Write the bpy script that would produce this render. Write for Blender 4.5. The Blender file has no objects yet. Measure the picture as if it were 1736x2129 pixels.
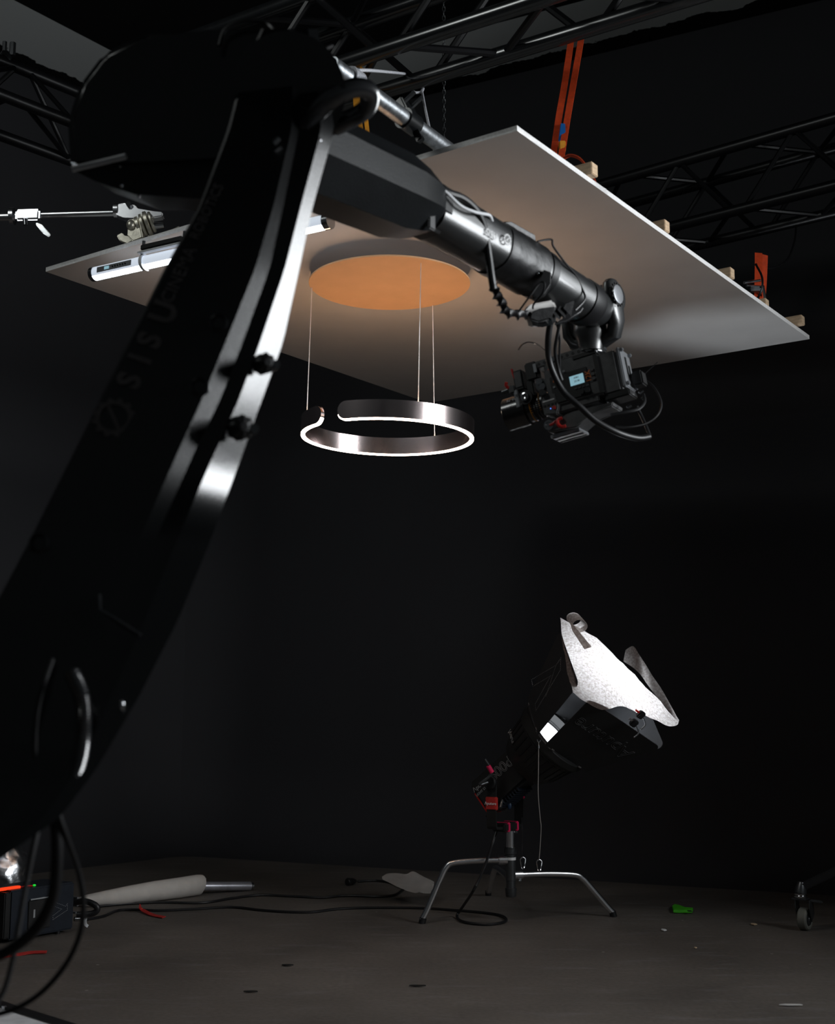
import bpy, bmesh, math, random
from mathutils import Vector, Matrix, noise
random.seed(7)
V = Vector
sc = bpy.context.scene
col = sc.collection
# ------------------------------------------------------------------ camera
FPX, CX, CY, CH = 2650.0, 868.0, 1064.5, 0.84
PITCH = math.radians(9.0)
cam = bpy.data.cameras.new('camera'); camo = bpy.data.objects.new('camera', cam); col.objects.link(camo)
camo.location = (0, 0, CH); camo.rotation_euler = (math.radians(90) + PITCH, 0, 0)
cam.sensor_fit = 'HORIZONTAL'; cam.sensor_width = 24.0; cam.lens = 24.0 * FPX / 1736.0
cam.clip_start = 0.05; cam.clip_end = 60
cam.dof.use_dof = True; cam.dof.focus_distance = 4.9; cam.dof.aperture_fstop = 3.2
sc.camera = camo
# ------------------------------------------------------------------ view, world
sc.view_settings.view_transform = 'Standard'; sc.view_settings.look = 'None'
sc.view_settings.exposure = 0.0; sc.view_settings.gamma = 1.0
sc.view_settings.use_curve_mapping = False
sc.cycles.use_denoising = True
sc.cycles.sample_clamp_indirect = 6.0
w = bpy.data.worlds.new('studio_air'); sc.world = w; w.use_nodes = True
w.node_tree.nodes['Background'].inputs[0].default_value = (0.85, 0.95, 1.0, 1)
w.node_tree.nodes['Background'].inputs[1].default_value = 0.022

def area_light(name, loc, target, sx, sy, power, color, spread=180):
    l = bpy.data.lights.new(name, 'AREA'); l.shape = 'RECTANGLE'; l.size = sx; l.size_y = sy
    l.energy = power; l.color = color; l.spread = math.radians(spread)
    o = bpy.data.objects.new(name, l); col.objects.link(o); o.location = loc
    o.rotation_euler = (V(target) - V(loc)).to_track_quat('-Z', 'Y').to_euler()
    return o
# the big softbox that stands outside the picture on the right
area_light('softbox_light', (3.1, 2.5, 2.15), (0.2, 2.7, 1.9), 1.6, 1.25, 60, (0.93, 0.97, 1.0), 130)
# added unseen lamp, upper left, to brighten trusses, ceiling border and boom
area_light('added_fill_light', (-2.2, 2.2, 3.9), (0.4, 4.8, 3.2), 0.7, 0.7, 11, (0.95, 1.0, 0.98), 150)

# ------------------------------------------------------------------ pixel <-> place helpers
cp, sp = math.cos(PITCH), math.sin(PITCH)
def ray(x, y):
    a, b = (x - CX) / FPX, (CY - y) / FPX
    return V((a, cp - b * sp, sp + b * cp))
O = V((0, 0, CH))
def px(x, y, Y):
    r = ray(x, y); return O + r * (Y / r.y)
def pz(x, y, Z):
    r = ray(x, y); return O + r * ((Z - CH) / r.z)
def pp(x, y, P0, n):
    r = ray(x, y); return O + r * ((P0 - O).dot(n) / r.dot(n))
# ------------------------------------------------------------------ materials
def new_mat(name):
    m = bpy.data.materials.new(name); m.use_nodes = True
    nt = m.node_tree; return m, nt, nt.nodes['Principled BSDF']
def N(nt, t, **k):
    n = nt.nodes.new(t)
    for a, b in k.items(): setattr(n, a, b)
    return n
def mat(name, c, rough=0.5, metal=0.0, var=0.15, scale=20.0, bump=0.0, bscale=200.0, spec=0.5, coat=0.0, aniso=0.0, stretch=None):
    m, nt, b = new_mat(name)
    tc = N(nt, 'ShaderNodeTexCoord'); src = tc.outputs['Object']
    if stretch:
        mp = N(nt, 'ShaderNodeMapping'); mp.inputs['Scale'].default_value = stretch
        nt.links.new(src, mp.inputs[0]); src = mp.outputs[0]
    nz = N(nt, 'ShaderNodeTexNoise'); nz.inputs['Scale'].default_value = scale; nz.inputs['Detail'].default_value = 4
    nt.links.new(src, nz.inputs['Vector'])
    rp = N(nt, 'ShaderNodeValToRGB')
    rp.color_ramp.elements[0].color = (*[x * (1 - var) for x in c], 1); rp.color_ramp.elements[0].position = 0.3
    rp.color_ramp.elements[1].color = (*[min(1, x * (1 + var)) for x in c], 1); rp.color_ramp.elements[1].position = 0.7
    nt.links.new(nz.outputs['Fac'], rp.inputs[0]); nt.links.new(rp.outputs[0], b.inputs['Base Color'])
    b.inputs['Roughness'].default_value = rough; b.inputs['Metallic'].default_value = metal
    b.inputs['Specular IOR Level'].default_value = spec; b.inputs['Coat Weight'].default_value = coat
    b.inputs['Anisotropic'].default_value = aniso
    if bump:
        n2 = N(nt, 'ShaderNodeTexNoise'); n2.inputs['Scale'].default_value = bscale; n2.inputs['Detail'].default_value = 3
        nt.links.new(src, n2.inputs['Vector'])
        bp = N(nt, 'ShaderNodeBump'); bp.inputs['Strength'].default_value = bump; bp.inputs['Distance'].default_value = 0.002
        nt.links.new(n2.outputs['Fac'], bp.inputs['Height']); nt.links.new(bp.outputs[0], b.inputs['Normal'])
    return m
def emit(name, c, s):
    m, nt, b = new_mat(name)
    b.inputs['Base Color'].default_value = (*[x * 0.8 for x in c], 1)
    b.inputs['Emission Color'].default_value = (*c, 1); b.inputs['Emission Strength'].default_value = s
    return m
M = dict(
    robot=mat('robot_black', (0.004, 0.0045, 0.005), 0.24, 0, 0.2, 8, 0.10, 350, spec=0.9),
    robot_skin=mat('forearm_black_paint', (0.016, 0.017, 0.018), 0.36, 0, 0.25, 12, 0.2, 420, spec=1.0, coat=0.3),
    housing=mat('housing_black_paint', (0.006, 0.007, 0.008), 0.40, 0, 0.25, 12, 0.22, 300, spec=0.3),
    conduit=mat('ribbed_black_conduit', (0.02, 0.021, 0.023), 0.2, 0, spec=1.0, coat=1.0),
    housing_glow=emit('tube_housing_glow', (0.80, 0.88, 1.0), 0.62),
    rubber=mat('black_rubber', (0.008, 0.008, 0.009), 0.45, 0, 0.2, 30),
    tape=mat('black_tape', (0.010, 0.010, 0.011), 0.42, 0, 0.3, 30, 0.6, 45, spec=0.5),
    decal=mat('dark_grey_print', (0.05, 0.045, 0.045), 0.7),
    cam=mat('camera_body', (0.09, 0.09, 0.092), 0.42, 0, 0.2, 50, 0.1, 500),
    cam_dark=mat('camera_dark', (0.016, 0.016, 0.016), 0.4),
    cam_grey=mat('camera_plate_grey', (0.36, 0.37, 0.39), 0.35, 0.7),
    lens=mat('lens_black', (0.012, 0.012, 0.013), 0.22, 0.0, 0.1, 40, spec=0.8),
    steel=mat('polished_steel', (0.55, 0.56, 0.58), 0.18, 1.0, 0.1, 30),
    chrome=mat('chrome', (0.86, 0.87, 0.90), 0.24, 1.0, 0.08, 20),
    galv=mat('galvanised_pipe', (0.36, 0.38, 0.40), 0.38, 0.9, 0.35, 60, 0.2, 120),
    cast=mat('cast_grip_metal', (0.62, 0.59, 0.50), 0.38, 0.85, 0.2, 40, 0.15, 160),
    darkmetal=mat('dark_stand_metal', (0.10, 0.105, 0.11), 0.35, 0.8),
    truss=mat('black_truss_paint', (0.010, 0.011, 0.012), 0.22, 0, 0.2, 30, spec=0.9), truss_dull=mat('dull_truss_paint', (0.006, 0.006, 0.007), 0.35, 0, 0.2, 30, spec=0.45),
    red=mat('red_plastic', (0.55, 0.02, 0.015), 0.45),
    redcloth=mat('red_hook_tape', (0.45, 0.02, 0.015), 0.85, 0, 0.15, 80, 0.3, 300),
    pink=mat('pink_cloth_tape', (0.75, 0.012, 0.10), 0.7, 0, 0.1, 80),
    orange=mat('orange_webbing', (0.66, 0.055, 0.004), 0.75, 0, 0.15, 60, 0.3, 500),
    yellow=mat('amber_webbing', (0.62, 0.25, 0.01), 0.75, 0, 0.15, 60, 0.3, 500),
    blue=mat('blue_plastic', (0.01, 0.12, 0.40), 0.45),
    navy=mat('navy_rubber', (0.01, 0.03, 0.07), 0.5),
    green=mat('green_tie', (0.06, 0.50, 0.01), 0.6),
    wood=mat('pine_batten', (0.62, 0.45, 0.29), 0.7, 0, 0.18, 30, 0.2, 90, stretch=(1, 1, 6)),
    board=mat('plasterboard_paper', (0.52, 0.51, 0.50), 0.8, 0, 0.03, 6, 0.05, 60, spec=0.15),
    plaster=mat('torn_plaster_edge', (0.86, 0.85, 0.84), 0.8, 0, 0.08, 120, 0.6, 160),
    copper=mat('matt_copper_disc', (0.62, 0.37, 0.20), 0.6, 0.0, 0.04, 12),
    ringm=mat('brushed_ring_metal', (0.62, 0.53, 0.52), 0.22, 1.0, 0.06, 60, 0.0, 50, stretch=(1, 1, 12)),
    wire=mat('steel_wire', (0.75, 0.70, 0.66), 0.35, 0.6),
    rope=mat('white_rope', (0.55, 0.56, 0.60), 0.8, 0, 0.35, 200, 0.6, 300),
    sleeve=mat('grey_white_sleeve', (0.60, 0.56, 0.52), 0.8, 0, 0.06, 20, 0.15, 120),
    alu=mat('aluminium_tube', (0.62, 0.62, 0.68), 0.28, 0.7),
    white=mat('white_plastic', (0.75, 0.76, 0.78), 0.4),
    paper=mat('white_paper', (0.62, 0.60, 0.58), 0.8, 0, 0.06, 20),
    navybox=mat('dark_blue_case', (0.012, 0.016, 0.024), 0.42, 0, 0.15, 40),
    foil=mat('crinkled_foil', (0.75, 0.76, 0.78), 0.25, 1.0, 0.1, 20, 1.0, 30),
    print_=mat('pale_grey_print', (0.30, 0.31, 0.32), 0.7),
    print_dim=mat('faint_grey_print', (0.10, 0.10, 0.10), 0.8),
    printw=mat('white_print', (0.7, 0.7, 0.7), 0.7),
    printo=mat('orange_print', (0.75, 0.18, 0.02), 0.6),
    tyre=mat('grey_rubber_tyre', (0.16, 0.16, 0.14), 0.7),
    glow=emit('ring_glow', (1.0, 0.80, 0.66), 20.0), glow_up=emit('ring_glow_up', (1.0, 0.60, 0.34), 64.0),
    lensglow=emit('lens_glow', (0.88, 0.94, 1.0), 5.0),
    tubeglow=emit('tube_glow', (0.86, 0.93, 1.0), 13.0),
    screen=emit('lcd_screen', (0.35, 0.62, 0.72), 0.55),
    led=emit('green_led', (0.02, 0.8, 0.05), 0.8),
    ledred=emit('red_display_glow', (1.0, 0.06, 0.01), 0.7),
    ledblue=emit('blue_led', (0.1, 0.25, 1.0), 1.5),
)
# ------------------------------------------------------------------ mesh helpers
def frame(d, up=V((0, 0, 1))):
    d = V(d).normalized()
    if abs(d.dot(up)) > 0.98: up = V((0, 1, 0))
    x = up.cross(d).normalized(); y = d.cross(x).normalized()
    return x, y, d
def loft(bm, rings, cap=True, closed=True):
    vs = [[bm.verts.new(p) for p in r] for r in rings]
    n = len(rings[0])
    for a, b in zip(vs, vs[1:]):
        for i in range(n if closed else n - 1):
            j = (i + 1) % n
            bm.faces.new((a[i], a[j], b[j], b[i]))
    if cap and closed:
        bm.faces.new(vs[0][::-1]); bm.faces.new(vs[-1])
    return vs
def ring_pts(c, x, y, r, n, r2=None, ph=0):
    r2 = r2 or r
    return [c + x * (math.cos(2 * math.pi * i / n + ph) * r) + y * (math.sin(2 * math.pi * i / n + ph) * r2) for i in range(n)]
def smooth_path(pts, k=6):
    P = [V(p) for p in pts]; out = []
    if len(P) < 3: return P
    for i in range(len(P) - 1):
        a, b, c, d = P[max(i - 1, 0)], P[i], P[i + 1], P[min(i + 2, len(P) - 1)]
        for j in range(k):
            t = j / k
            out.append(0.5 * ((2 * b) + (c - a) * t + (2 * a - 5 * b + 4 * c - d) * t * t + (3 * b - a - 3 * c + d) * t ** 3))
    out.append(P[-1]); return out
def tube(bm, pts, r, n=10, smooth=True, k=6, rib=0.0, ribn=2):
    P = smooth_path(pts, k) if smooth else [V(p) for p in pts]
    rings = []; x = None
    for i, p in enumerate(P):
        d = (P[min(i + 1, len(P) - 1)] - P[max(i - 1, 0)]).normalized()
        if x is None: x, y, _ = frame(d)
        else:
            x = (x - d * x.dot(d)).normalized(); y = d.cross(x).normalized()
        rr = r[0] + (r[1] - r[0]) * i / (len(P) - 1) if isinstance(r, (tuple, list)) else r
        if rib: rr *= 1 + rib * (1 if (i // 1) % ribn == 0 else -1)
        rings.append(ring_pts(p, x, y, rr, n))
    loft(bm, rings)
def cyl(bm, a, b, r, r2=None, n=24):
    a, b = V(a), V(b); x, y, d = frame(b - a)
    loft(bm, [ring_pts(a, x, y, r, n), ring_pts(b, x, y, r if r2 is None else r2, n)])
def lathe(bm, a, d, prof, n=32):
    x, y, d = frame(d)
    loft(bm, [ring_pts(V(a) + d * t, x, y, max(r, 1e-4), n) for t, r in prof])
def obox(bm, c, X, Y, Z, sx, sy, sz, bev=0.0):
    c, X, Y, Z = V(c), V(X).normalized(), V(Y).normalized(), V(Z).normalized()
    t = bmesh.new(); bmesh.ops.create_cube(t, size=1)
    for v in t.verts: v.co = V((v.co.x * sx, v.co.y * sy, v.co.z * sz))
    if bev: bmesh.ops.bevel(t, geom=t.edges[:], offset=bev, segments=2, affect='EDGES')
    m = Matrix((X, Y, Z)).transposed().to_4x4(); m.translation = c
    t.transform(m); me = bpy.data.meshes.new('t'); t.to_mesh(me); t.free(); bm.from_mesh(me); bpy.data.meshes.remove(me)
def box(bm, c, s, bev=0.0): obox(bm, c, (1, 0, 0), (0, 1, 0), (0, 0, 1), *s, bev)
def prism(bm, outline, vec, bev=0.0):
    t = bmesh.new(); vec = V(vec)
    a = [t.verts.new(p) for p in outline]; b = [t.verts.new(V(p) + vec) for p in outline]
    n = len(a); t.faces.new(a); t.faces.new(b[::-1])
    for i in range(n): t.faces.new((a[i], b[i], b[(i + 1) % n], a[(i + 1) % n]))
    if bev: bmesh.ops.bevel(t, geom=t.edges[:], offset=bev, segments=3, affect='EDGES')
    me = bpy.data.meshes.new('t'); t.to_mesh(me); t.free(); bm.from_mesh(me); bpy.data.meshes.remove(me)
def ribbon(bm, pts, wv, wd, th, smooth=True):
    P = smooth_path(pts, 5) if smooth else [V(p) for p in pts]
    wv = V(wv).normalized(); rings = []
    for i, p in enumerate(P):
        d = (P[min(i + 1, len(P) - 1)] - P[max(i - 1, 0)]).normalized()
        w_ = (wv - d * wv.dot(d)).normalized(); n_ = d.cross(w_)
        rings.append([p + w_ * (a * wd / 2) + n_ * (b * th / 2) for a, b in ((-1, -1), (1, -1), (1, 1), (-1, 1))])
    loft(bm, rings)
def ball(bm, c, r, s=(1, 1, 1), u=16):
    t = bmesh.new(); bmesh.ops.create_uvsphere(t, u_segments=u, v_segments=u // 2 + 2, radius=r)
    for v in t.verts: v.co = V((v.co.x * s[0], v.co.y * s[1], v.co.z * s[2])) + V(c)
    me = bpy.data.meshes.new('t'); t.to_mesh(me); t.free(); bm.from_mesh(me); bpy.data.meshes.remove(me)
MW = {}
def link(name, bm, m, parent=None, sharp=34):
    bmesh.ops.recalc_face_normals(bm, faces=bm.faces[:])
    for f in bm.faces: f.smooth = True
    for e in bm.edges:
        if len(e.link_faces) == 2 and e.calc_face_angle(0) > math.radians(sharp): e.smooth = False
    if parent is not None: mw = MW[parent.name]
    else:
        c = sum((v.co for v in bm.verts), V()) / max(1, len(bm.verts))
        zmin = min(v.co.z for v in bm.verts)
        mw = Matrix.Translation((c.x, c.y, zmin))
    bm.transform(mw.inverted())
    me = bpy.data.meshes.new(name); bm.to_mesh(me); bm.free(); me.materials.append(m)
    o = bpy.data.objects.new(name, me); col.objects.link(o)
    if parent is not None: o.parent = parent; MW[o.name] = mw
    else: o.matrix_world = mw; MW[o.name] = mw
    return o
def tag(o, label, cat=None, group=None, kind=None):
    if label: o['label'] = label
    if cat: o['category'] = cat
    if group: o['group'] = group
    if kind: o['kind'] = kind
    return o
def thing(name, label, cat, loc, group=None):
    o = bpy.data.objects.new(name, None); col.objects.link(o); o.location = loc; o.empty_display_size = 0.05
    MW[o.name] = Matrix.Translation(V(loc)); return tag(o, label, cat, group)
def B(): return bmesh.new()
def P(name, m, parent, fn, *a, label=None, **k):
    bm = B(); fn(bm, *a, **k); o = link(name, bm, m, parent)
    if label: o['label'] = label
    return o
def text(name, s, size, m, parent, o3, X, Yv, outline=0.0, ext=0.0004, bold=0.0):
    c = bpy.data.curves.new('t', 'FONT'); c.body = s; c.size = size; c.align_x = 'CENTER'; c.align_y = 'CENTER'
    c.resolution_u = 3; c.offset = bold * size
    if outline: c.fill_mode = 'NONE'; c.bevel_depth = outline; c.bevel_resolution = 0
    else: c.extrude = ext
    ob = bpy.data.objects.new('t', c); col.objects.link(ob)
    me = bpy.data.meshes.new_from_object(ob); bpy.data.objects.remove(ob); bpy.data.curves.remove(c)
    bm = B(); bm.from_mesh(me); bpy.data.meshes.remove(me)
    X = V(X).normalized(); Yv = V(Yv); Yv = (Yv - X * Yv.dot(X)).normalized(); Z = X.cross(Yv)
    mm = Matrix((X, Yv, Z)).transposed().to_4x4(); mm.translation = V(o3) + Z * 0.0015
    bm.transform(mm); return link(name, bm, m, parent)
UP = V((0, 0, 1))
# ================================================================== THE ROOM
CORNER = V((-1.565, 8.557, 0)); DL = V((-0.6, -0.8, 0)); DR = V((0.893, -0.45, 0)).normalized()
NL = V((0.8, -0.6, 0)); NR = V((-0.45, -0.893, 0)).normalized(); ZC = 4.8
def floor_mat():
    m, nt, b = new_mat('painted_black_floor'); L = nt.links
    g = N(nt, 'ShaderNodeNewGeometry')
    n1 = N(nt, 'ShaderNodeTexNoise'); n1.inputs['Scale'].default_value = 1.6; n1.inputs['Detail'].default_value = 6
    n2 = N(nt, 'ShaderNodeTexNoise'); n2.inputs['Scale'].default_value = 60; n2.inputs['Detail'].default_value = 3
    n3 = N(nt, 'ShaderNodeTexVoronoi'); n3.inputs['Scale'].default_value = 5
    mp = N(nt, 'ShaderNodeMapping'); mp.inputs['Scale'].default_value = (1.0, 4.0, 1.0); mp.inputs['Rotation'].default_value = (0, 0, 0.5)
    n4 = N(nt, 'ShaderNodeTexNoise'); n4.inputs['Scale'].default_value = 5; n4.inputs['Detail'].default_value = 8
    for n in (n1, n2, n3): L.new(g.outputs['Position'], n.inputs['Vector'])
    L.new(g.outputs['Position'], mp.inputs[0]); L.new(mp.outputs[0], n4.inputs['Vector'])
    r1 = N(nt, 'ShaderNodeValToRGB'); r1.color_ramp.elements[0].color = (0.118, 0.103, 0.091, 1); r1.color_ramp.elements[1].color = (0.205, 0.18, 0.158, 1)
    r1.color_ramp.elements[0].position = 0.3; r1.color_ramp.elements[1].position = 0.75
    L.new(n1.outputs['Fac'], r1.inputs[0])
    mix = N(nt, 'ShaderNodeMixRGB', blend_type='MULTIPLY'); mix.inputs[0].default_value = 0.5
    L.new(r1.outputs[0], mix.inputs[1]); L.new(n2.outputs['Fac'], mix.inputs[2])
    mix2 = N(nt, 'ShaderNodeMixRGB', blend_type='SCREEN'); r4 = N(nt, 'ShaderNodeValToRGB')
    r4.color_ramp.elements[0].position = 0.55; r4.color_ramp.elements[1].position = 0.8; r4.color_ramp.elements[1].color = (0.05, 0.052, 0.06, 1)
    L.new(n4.outputs['Fac'], r4.inputs[0]); mix2.inputs[0].default_value = 1; L.new(mix.outputs[0], mix2.inputs[1]); L.new(r4.outputs[0], mix2.inputs[2])
    sp_ = N(nt, 'ShaderNodeValToRGB'); sp_.color_ramp.elements[0].position = 0.022; sp_.color_ramp.elements[1].position = 0.032
    sp_.color_ramp.elements[0].color = (1, 1, 1, 1); sp_.color_ramp.elements[1].color = (0, 0, 0, 1)
    L.new(n3.outputs['Distance'], sp_.inputs[0])
    mix3 = N(nt, 'ShaderNodeMixRGB'); mix3.inputs[2].default_value = (0.33, 0.31, 0.28, 1)
    L.new(sp_.outputs[0], mix3.inputs[0]); L.new(mix2.outputs[0], mix3.inputs[1])
    L.new(mix3.outputs[0], b.inputs['Base Color']); b.inputs['Roughness'].default_value = 0.62; b.inputs['Specular IOR Level'].default_value = 0.35
    bp = N(nt, 'ShaderNodeBump'); bp.inputs['Strength'].default_value = 0.25; bp.inputs['Distance'].default_value = 0.002
    L.new(n2.outputs['Fac'], bp.inputs['Height']); L.new(bp.outputs[0], b.inputs['Normal']); return m
def wall_mat():
    m, nt, b = new_mat('black_wall_paint'); L = nt.links
    g = N(nt, 'ShaderNodeNewGeometry'); n1 = N(nt, 'ShaderNodeTexNoise'); n1.inputs['Scale'].default_value = 1.2; n1.inputs['Detail'].default_value = 5
    L.new(g.outputs['Position'], n1.inputs['Vector']); r1 = N(nt, 'ShaderNodeValToRGB')
    r1.color_ramp.elements[0].color = (0.038, 0.038, 0.042, 1); r1.color_ramp.elements[1].color = (0.050, 0.050, 0.055, 1)
    L.new(n1.outputs['Fac'], r1.inputs[0]); L.new(r1.outputs[0], b.inputs['Base Color'])
    b.inputs['Roughness'].default_value = 0.75; b.inputs['Specular IOR Level'].default_value = 0.25; return m
def ceil_mat():
    m, nt, b = new_mat('half_painted_ceiling'); L = nt.links
    g = N(nt, 'ShaderNodeNewGeometry')
    def dist(n):
        s = N(nt, 'ShaderNodeVectorMath', operation='SUBTRACT'); s.inputs[1].default_value = CORNER
        L.new(g.outputs['Position'], s.inputs[0]); d = N(nt, 'ShaderNodeVectorMath', operation='DOT_PRODUCT')
        d.inputs[1].default_value = n; L.new(s.outputs[0], d.inputs[0]); return d.outputs['Value']
    mn = N(nt, 'ShaderNodeMath', operation='MINIMUM'); L.new(dist(NL), mn.inputs[0]); L.new(dist(NR), mn.inputs[1])
    nz = N(nt, 'ShaderNodeTexNoise'); nz.inputs['Scale'].default_value = 3.2; nz.inputs['Detail'].default_value = 8; nz.inputs['Roughness'].default_value = 0.65
    L.new(g.outputs['Position'], nz.inputs['Vector'])
    mu = N(nt, 'ShaderNodeMath', operation='MULTIPLY'); mu.inputs[1].default_value = 0.27; L.new(nz.outputs['Fac'], mu.inputs[0])
    gt = N(nt, 'ShaderNodeMath', operation='GREATER_THAN'); L.new(mn.outputs[0], gt.inputs[0]); L.new(mu.outputs[0], gt.inputs[1])
    lt = N(nt, 'ShaderNodeMath', operation='LESS_THAN'); L.new(mn.outputs[0], lt.inputs[0]); lt.inputs[1].default_value = 0.60
    an = N(nt, 'ShaderNodeMath', operation='MULTIPLY'); L.new(gt.outputs[0], an.inputs[0]); L.new(lt.outputs[0], an.inputs[1])
    mx = N(nt, 'ShaderNodeMixRGB'); mx.inputs[1].default_value = (0.012, 0.012, 0.012, 1); mx.inputs[2].default_value = (0.80, 0.83, 0.82, 1)
    L.new(an.outputs[0], mx.inputs[0]); L.new(mx.outputs[0], b.inputs['Base Color']); b.inputs['Roughness'].default_value = 0.6; b.inputs['Specular IOR Level'].default_value = 0.2
    return m
WM = wall_mat()
def wall_sweep(plan, prof):
    bm = B(); rows = []
    for (p, n) in plan:
        rows.append([bm.verts.new((p.x + n.x * o_, p.y + n.y * o_, z)) for o_, z in prof])
    for a, b in zip(rows, rows[1:]):
        for i in range(len(prof) - 1): bm.faces.new((a[i], b[i], b[i + 1], a[i + 1]))
    return bm
R = 0.55; prof = [(R - R * math.sin(t * math.pi / 20), R - R * math.cos(t * math.pi / 20)) for t in range(11)] + [(0, ZC)]
prof = [(R * (1 - math.sin(a)), R * (1 - math.cos(a))) for a in [i * math.pi / 20 for i in range(11)]] + [(0, ZC)]
# rounded inner corner between both walls
RC = 0.7; ang = math.acos(NL.dot(NR)); back = RC * math.tan(ang / 2)
cc = CORNER + DL * back + NL * RC
arc = []
for i in range(9):
    t = i / 8; n = (NL * math.sin((1 - t) * ang) + NR * math.sin(t * ang)) / math.sin(ang)
    arc.append((cc - n * RC, n))
bm = wall_sweep([(CORNER + DL * 8.2, NL), (CORNER + DL * back, NL)] + arc[1:5], prof); tag(link('wall_left', bm, WM), 'black painted cyclorama wall left of the rounded corner', kind='structure')
bm = wall_sweep(arc[4:] + [(CORNER + DR * 6.5, NR)], prof); tag(link('wall_right', bm, WM), 'black painted cyclorama wall right of the rounded corner', kind='structure')
bm = B(); poly = [CORNER, CORNER + DL * 8.2, CORNER + DL * 8.2 + V((0.2, -3.2, 0)), V((4.24, -1.2, 0)), CORNER + DR * 6.5]
poly[2] = V((-6.3, -1.2, 0))
bm.faces.new([bm.verts.new(p) for p in poly]); tag(link('floor', bm, floor_mat()), 'scuffed dark grey studio floor', kind='structure')
bm = B(); bm.faces.new([bm.verts.new(V((p.x, p.y, ZC))) for p in reversed(poly)]); tag(link('ceiling', bm, ceil_mat()), 'black ceiling with an unpainted grey border', kind='structure')

# ================================================================== THE HUNG PANEL
ZP = 2.39
c4 = [pz(95, 565, ZP), pz(1075, 272, ZP), pz(1683, 705, ZP), pz(890, 838, ZP)]
c4[3] = c4[0] + c4[2] - c4[1]
D1 = (c4[0] - c4[1]).normalized(); D2 = (c4[2] - c4[1]).normalized(); D1 = (D1 - D2 * D1.dot(D2)).normalized()
TH = 0.016
def panel_edges(amp):
    out = []
    for k in range(4):
        a, b = c4[k], c4[(k + 1) % 4]; n = 90; dirn = (b - a).normalized(); nn = dirn.cross(UP)
        for i in range(n):
            t = i / n; p = a.lerp(b, t)
            j = noise.noise(p * 9 + V((k * 7, 0, 0))) * amp + noise.noise(p * 45) * amp * 0.5
            if i == 0: j = 0
            out.append(p + nn * j)
    return out
panel = thing('plasterboard_panel', 'large white plasterboard sheet hung level like a false ceiling', 'board', (c4[0] + c4[2]) / 2)
e0 = panel_edges(0.0004); e1 = panel_edges(0.009)
bm = B(); bm.faces.new([bm.verts.new(p) for p in e0]); 
link('paper_face', bm, M['board'], panel)
bm = B(); lo = [bm.verts.new(p + UP * 0.0002) for p in e0]; mi = [bm.verts.new(p + UP * TH * 0.5) for p in e1]; hi = [bm.verts.new(p + UP * TH) for p in e0]; n = len(lo)
for i in range(n):
    j = (i + 1) % n; bm.faces.new((lo[i], lo[j], mi[j], mi[i])); bm.faces.new((mi[i], mi[j], hi[j], hi[i]))
bm.faces.new(hi); link('plaster_core', bm, M['plaster'], panel)
# torn paper strip along the left edge
bm = B(); a, b = pz(240, 524, ZP + TH), pz(372, 484, ZP + TH)
ribbon(bm, [a, a.lerp(b, 0.3) + UP * 0.012, a.lerp(b, 0.7) + UP * 0.010, b + UP * 0.02], (0, 0, 1), 0.006, 0.002)
link('torn_strip', bm, M['cast'], panel)
wid = 0.038
for (x, y, lab) in ((1218, 357, 'pine batten end beside the double orange strap, nearest on the panel'), (1370, 474, 'pine batten end sticking out midway along the right panel edge'),
                    (1507, 571, 'pine batten end just before the ratchet strap'), (1580, 634, 'pine batten end held under the ratchet strap'),
                    (1655, 668, 'pine batten end nearest the far right panel corner')):
    e = pz(x, y, ZP + TH + wid / 2 + 0.001) - D1 * 0.03
    # D1 runs to the left; keep the length inside the sheet
    bm = B(); L_ = 1.78; obox(bm, e + D1 * (L_ / 2), D1, D2, UP, L_, wid, wid, 0.002)
    tag(link('wooden_batten', bm, M['wood']), lab, 'wooden batten', 'pine battens laid across the top of the white panel')

# ================================================================== PENDANT LAMP
dc = pz(810, 592, 2.33); RD = 0.2835; YL = dc.y
rc = px(805.5, 909, YL); RR = 0.291; SH = 0.060; ST = 0.014
lamp = thing('pendant_lamp', 'open ring pendant lamp glowing white below an orange copper disc', 'pendant lamp', V((dc.x, dc.y, ZP)))
tilt = Matrix.Rotation(math.radians(1.3), 4, 'Y')
def rp(a, r, z): return rc + tilt @ V((math.cos(a) * r, math.sin(a) * r, z))
# gap on the near left side of the ring; angle 0 = +X, -90 deg = towards the camera
g0, g1 = math.radians(-122), math.radians(-136)   # ring runs from g0 counter-clockwise round to g1+360
SPAN = 2 * math.pi - (g0 - g1); fine = [0, .0004, .0014, .003, .0052, .008, .0115, .0155]
ts = fine + [0.019 + (1 - 0.038) * i / 150 for i in range(151)] + [1 - t for t in reversed(fine)]
NS = len(ts) - 1; A = [g0 + SPAN * t for t in ts]
def end_h(i):    # rounded strip ends
    s = min(ts[i], 1 - ts[i]) * RR * SPAN; rr = SH / 2
    if s >= rr: return 0.0
    return rr - math.sqrt(max(0, rr * rr - (rr - s) ** 2))
bm = B(); rings = []
for i, a in enumerate(A):
    h = min(end_h(i), SH / 2 - 0.002)
    z0, z1 = h, SH - h
    lp, zr = 0.0018, z1 - 0.003 if z1 - z0 > 0.02 else z1 - 0.0005
    rings.append([rp(a, RR + ST / 2, z0), rp(a, RR + ST / 2, z1), rp(a, RR + ST / 2 - lp, z1), rp(a, RR + ST / 2 - lp, zr), rp(a, RR - ST / 2 + lp, zr), rp(a, RR - ST / 2 + lp, z1), rp(a, RR - ST / 2, z1), rp(a, RR - ST / 2, z0)])
loft(bm, rings); ring = link('lamp_ring', bm, M['ringm'], lamp); ring['label'] = 'brushed metal ring band'
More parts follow.
